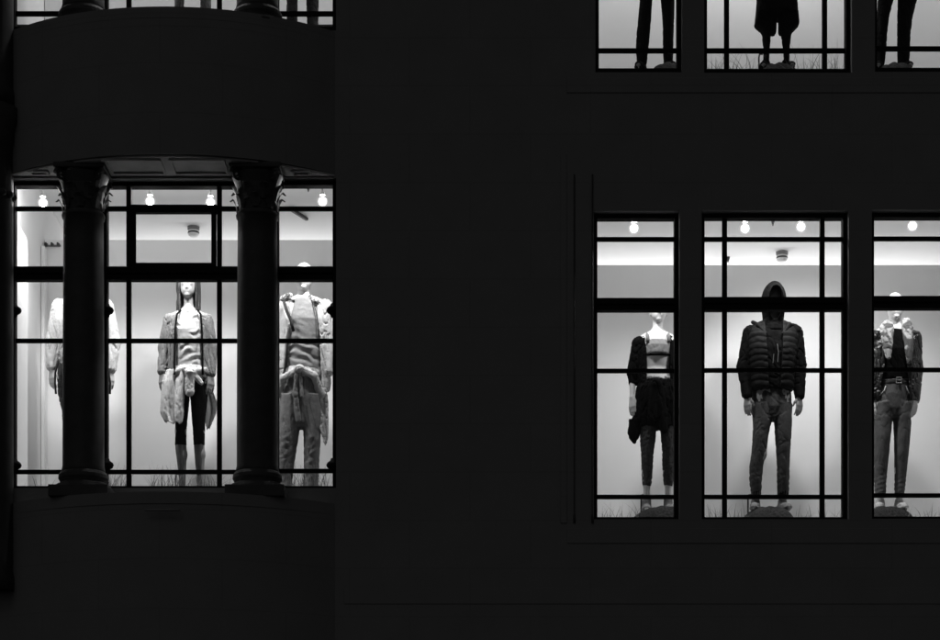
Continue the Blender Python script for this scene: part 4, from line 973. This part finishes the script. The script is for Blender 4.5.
# ---- the floor above: legs show; right-hand clothes coloured black as unlit silhouettes
def fig_above(label, cx, soles, legs, coat=None, shoe='black', tint='black'):
    org = (cx, soles); y0 = soles
    o = figure(label, org, 'dark mannequins on the floor above')
    (la, ra) = legs
    lx = lambda t: (np.interp(t, [r[0] for r in la], [r[1] for r in la]) + np.interp(t, [r[0] for r in la], [r[2] for r in la])) / 2
    rx = lambda t: (np.interp(t, [r[0] for r in ra], [r[1] for r in ra]) + np.interp(t, [r[0] for r in ra], [r[2] for r in ra])) / 2
    T = y0 - 222; H = y0 - 105
    g = dict(head=(cx, T + 14, 9, 14), neck=(cx, T + 36), nr=5.3,
             torso=[(T + 35, cx - 15, cx + 15, 7, 2), (T + 45, cx - 23, cx + 23, 10, 1), (T + 60, cx - 22, cx + 22, 12, 0), (T + 82, cx - 18, cx + 18, 11, 0), (H - 8, cx - 19, cx + 19, 12, 2), (H + 8, cx - 18, cx + 18, 11, 2)],
             arm_l=((cx - 22, T + 45, 1), (cx - 28, T + 80, 2), (cx - 28, T + 110, -3)), arm_r=((cx + 22, T + 45, 1), (cx + 28, T + 80, 2), (cx + 28, T + 110, -3)),
             leg_l=((cx - 9, H, 1), (lx(y0 - 55), y0 - 55, -2), (lx(y0 - 12), y0 - 12, 3)), leg_r=((cx + 9, H, 1), (rx(y0 - 55), y0 - 55, -2), (rx(y0 - 12), y0 - 12, 3)), lr=.55, toe_l=-5, toe_r=3)
    skin_obj('body', body(g), M['skin_dark'], o, org)
    tr = [Prof([(H - 20, cx - 19, cx + 19, 12, 2), (H, cx - 20, cx + 20, 13, 2), (H + 14, cx - 19, cx + 19, 11, 1)], cap=3)]
    for rows in (la, ra):
        hd = np.interp([r[0] for r in rows], [H, y0 - 55, y0 - 8], [12, 8.5, 6.5])
        tr.append((Prof([(r[0], r[1], r[2], float(d_), 0.5) for r, d_ in zip(rows, hd)], cap=1.5), 2))
    skin_obj('trousers', sculpt(tr, disp=folds(.5, (5, 9, 5), int(cx))), M[tint], o, org)
    tp = [Prof([(T + 34, cx - 15, cx + 15, 8, 2), (T + 44, cx - 25, cx + 25, 12, 1), (T + 62, cx - 25, cx + 25, 15, 0), (T + 84, cx - 22, cx + 22, 14, 0), (H - 2, cx - 22, cx + 22, 15, 1)], p=2.4, cap=2)]
    tp += [(p, 3) if not isinstance(p, tuple) else p for p in sleeve(g['arm_l'], 8.4, 7.4, 5.4, .95) + sleeve(g['arm_r'], 8.4, 7.4, 5.4, .95)]
    skin_obj('jacket', sculpt(tp, h=.9, disp=folds(.8, (6, 9, 6), int(cx) + 1)), M['black'], o, org)
    if coat:
        skin_obj('coat', sculpt(coat[0], disp=folds(.3, (6, 16, 6), int(cx) + 2)), M['black'], o, org)
    shoes(g, o, M[shoe], org)
    return o, org
fig_above('dark trousered mannequin upstairs in the narrow window above the crop top figure', 656, 74,
          ([(-42, 635, 655, 0), (-20, 638, 655, 0), (0, 640, 652.5, 0), (20, 638, 651, 0), (36, 636.5, 649.5, 0), (50, 636, 648.5, 0), (64, 637, 647, 0)], [(-42, 657, 677, 0), (-20, 659, 676, 0), (0, 661, 674.5, 0), (20, 662.5, 674, 0), (36, 663, 673.5, 0), (50, 663, 673.3, 0), (66, 664, 673, 0)]), tint='black')
o_, org_ = fig_above('dark mannequin in a wide silhouette-black coat ending above thin dark legs, wide upper window', 776.5, 74,
          ([(-42, 756, 776, 0), (-10, 758, 775, 0), (20, 761, 773.5, 0), (34, 762, 771.5, 0), (50, 763.5, 769.5, 0), (64, 763.5, 769, 0)], [(-42, 777, 797, 0), (-10, 778, 795, 0), (20, 780, 792.5, 0), (34, 781, 791.5, 0), (50, 783.5, 789.5, 0), (64, 784, 789.3, 0)]),
          coat=([Prof([(-60, 756, 797, 15, 1), (-20, 757, 797, 16, 1), (0, 757, 797, 17, 1), (15.5, 756, 798, 17, 1)], p=2.6, cap=.5),
                 (Prof([(12, 756.5, 776.2, 11, 1), (24, 754.8, 776.2, 9.5, 1), (25.5, 755.2, 776.2, 9, 1), (31, 761.5, 776.2, 8, 1), (33.5, 762.5, 776, 7.5, 1)], p=4.5, cap=.4), .3),
                 (Prof([(12, 778.8, 797.6, 11, 1), (24, 778.8, 799, 9.5, 1), (25.5, 778.8, 798.6, 9, 1), (31, 778.8, 793, 8, 1), (33.5, 779, 792, 7.5, 1)], p=4.5, cap=.4), .3)], None))
rod(o_, org_, 759.5, 52, 74)
fig_above('dark trousered mannequin on a mound upstairs, above the figure in belted jeans', 897, 74,
          ([(-42, 878, 897, 0), (-16, 879, 896, 0), (0, 878, 893.5, 0), (18, 877, 889, 0), (36, 876.5, 887, 0), (50, 876, 886, 0), (66, 875.5, 884.5, 0)], [(-42, 897, 918, 0), (-16, 898, 918, 0), (0, 898, 917, 0), (18, 897.5, 912.5, 0), (36, 897.5, 910.5, 0), (50, 897.5, 910, 0), (66, 898, 909, 0)]))
fig_above('dim trousered mannequin upstairs above the long-haired figure, cut by the top edge', 193, 34,
          ([(-82, 173, 192, 0), (-40, 174, 189, 0), (0, 174.5, 184, 0), (10, 174.5, 184, 0), (26, 175, 183, 0)], [(-82, 194, 213, 0), (-40, 197, 212, 0), (0, 200, 211, 0), (10, 200, 211, 0), (26, 201, 210, 0)]), tint='midgrey')
fig_above('grey trousered mannequin upstairs at the bow end, above the wide-trousered figure', 302, 40,
          ([(-76, 283, 301, 0), (-36, 285, 299, 0), (0, 286.5, 297.5, 0), (12, 286.5, 297.5, 0), (32, 287, 297, 0)], [(-76, 303, 321, 0), (-36, 305, 320, 0), (0, 306.5, 318.5, 0), (12, 306.5, 318.5, 0), (32, 307, 318, 0)]), tint='darkgrey')

# ------------------------------------------------------------------ mounds under the feet
def mound(label, px, hw, ztop, zf, seed, d0=MD - .06, hd=.30):
    X = wx(px, d0); r = hw * (D + d0 - hd) / F
    bm = bmesh.new(); n, mrings = 56, 14
    rnd = random.Random(seed); ph = [rnd.uniform(0, 6.28) for _ in range(6)]
    top = bm.verts.new((0, 0, ztop - zf)); prev = None
    for j in range(1, mrings + 1):
        q = j / mrings; ring = []
        for i in range(n):
            a = 2 * math.pi * i / n
            ir = 1 + .035 * math.sin(3 * a + ph[0]) + .025 * math.sin(5 * a + ph[1]) + .02 * math.sin(9 * a + ph[2])
            z = (ztop - zf) * (1 - q ** 3.2) * (1 + (.03 * math.sin(7 * a + ph[3]) if j > 3 else 0)) + .002 * math.sin(q * 17 + 4 * a + ph[4])
            ring.append(bm.verts.new((r * q * ir * math.cos(a), hd * q * ir * math.sin(a), max(z, 0) if j < mrings else 0)))
        for i in range(n):
            k = (i + 1) % n
            bm.faces.new((top, ring[i], ring[k]) if prev is None else (prev[i], ring[i], ring[k], prev[k]))
        prev = ring
    bm.faces.new(prev[::-1])
    tag(bm_obj('display_mound', bm, M['turf'], None, (X, d0, zf + .001), True), label, 'display mound', 'mounds the mannequins stand on')
zR = 4.62; zU = ZUR
zs = wz(509.5, MD)
mound('rough dark mound under the feet of the crop top figure', 664, 41, zs, zR, 1)
mound('rough dark mound under the feet of the hooded figure', 769, 33, zs, zR, 2)
mound('rough dark mound under the feet of the figure in belted jeans', 886, 33, zs, zR, 3)
zs = wz(70, MD)
mound('low mound between the trousered legs of the first upper window', 668, 30, zs, zU, 4)
mound('low mound under the bare dark legs in the wide upper window', 777, 29, zs, zU, 5)
mound('low mound under the legs in the last upper window', 893, 30, zs, zU, 6)
# plinths for the figures in the bow
for px, lab in ((188, 'low round plinth under the long-haired figure'), (304, 'low round plinth under the wide-trousered figure'), (82, 'low round plinth behind the column under the sweater figure')):
    zt = wz(505.6, MD); bm = bmesh.new(); lathe(bm, [(.30, 4.861), (.30, max(zt - .006, 4.865)), (.294, zt + .002)], 0, 0, 40)
    tag(bm_obj('plinth', bm, M['darkmetal'], None, (wx(px, MD), MD - .02, 0)), lab, 'plinth', 'plinths in the bow window')

# ------------------------------------------------------------------ dry grass stuck into the display floor
def grass(name, label, spans, zf, hmin, hmax, seed, d0=.2, d1=.6):
    rnd = random.Random(seed); bm = bmesh.new()
    for (xa, xb, n, s) in spans:
        for _ in range(int(n * 1.35)):
            d = rnd.uniform(d0, d1); x = wx(rnd.uniform(xa, xb), d); hgt = rnd.uniform(hmin, hmax) * s
            lean = rnd.gauss(0, .38); lean2 = rnd.gauss(0, .25); wd = rnd.uniform(.0022, .0045); a = rnd.uniform(0, math.pi)
            L, R = [], []
            for j in range(6):
                q = j / 5; c = Vector((x + lean * hgt * q * q, d + lean2 * hgt * q * q, zf + hgt * q * (1 - .18 * q * abs(lean))))
                o = Vector((math.cos(a), math.sin(a), 0)) * wd * (1 - .85 * q)
                L.append(bm.verts.new(c - o)); R.append(bm.verts.new(c + o))
            for j in range(5): bm.faces.new((L[j], R[j], R[j + 1], L[j + 1]))
    me = bpy.data.meshes.new(name); bm.to_mesh(me); bm.free()
    tag(link(name, me, M['grass']), label, 'grass', None, 'stuff')
grass('dry_grass', 'thin dry grass blades along the foot of the bow window', [(108, 128, 34, 1), (150, 178, 60, 1), (178, 236, 34, .85), (276, 333, 80, 1.05), (20, 66, 8, .6)], 4.86, .12, .27, 5)
grass('dry_grass', 'sparse dry grass along the foot of the flat right-hand windows', [(600, 640, 34, .9), (706, 745, 44, .8), (795, 842, 34, .75), (905, 940, 16, .9)], 4.62, .08, .21, 6)
grass('dry_grass', 'thin dry grass at the foot of the upper right-hand windows', [(708, 760, 70, 1), (790, 845, 80, 1), (600, 632, 14, .5)], ZUR, .10, .27, 7)
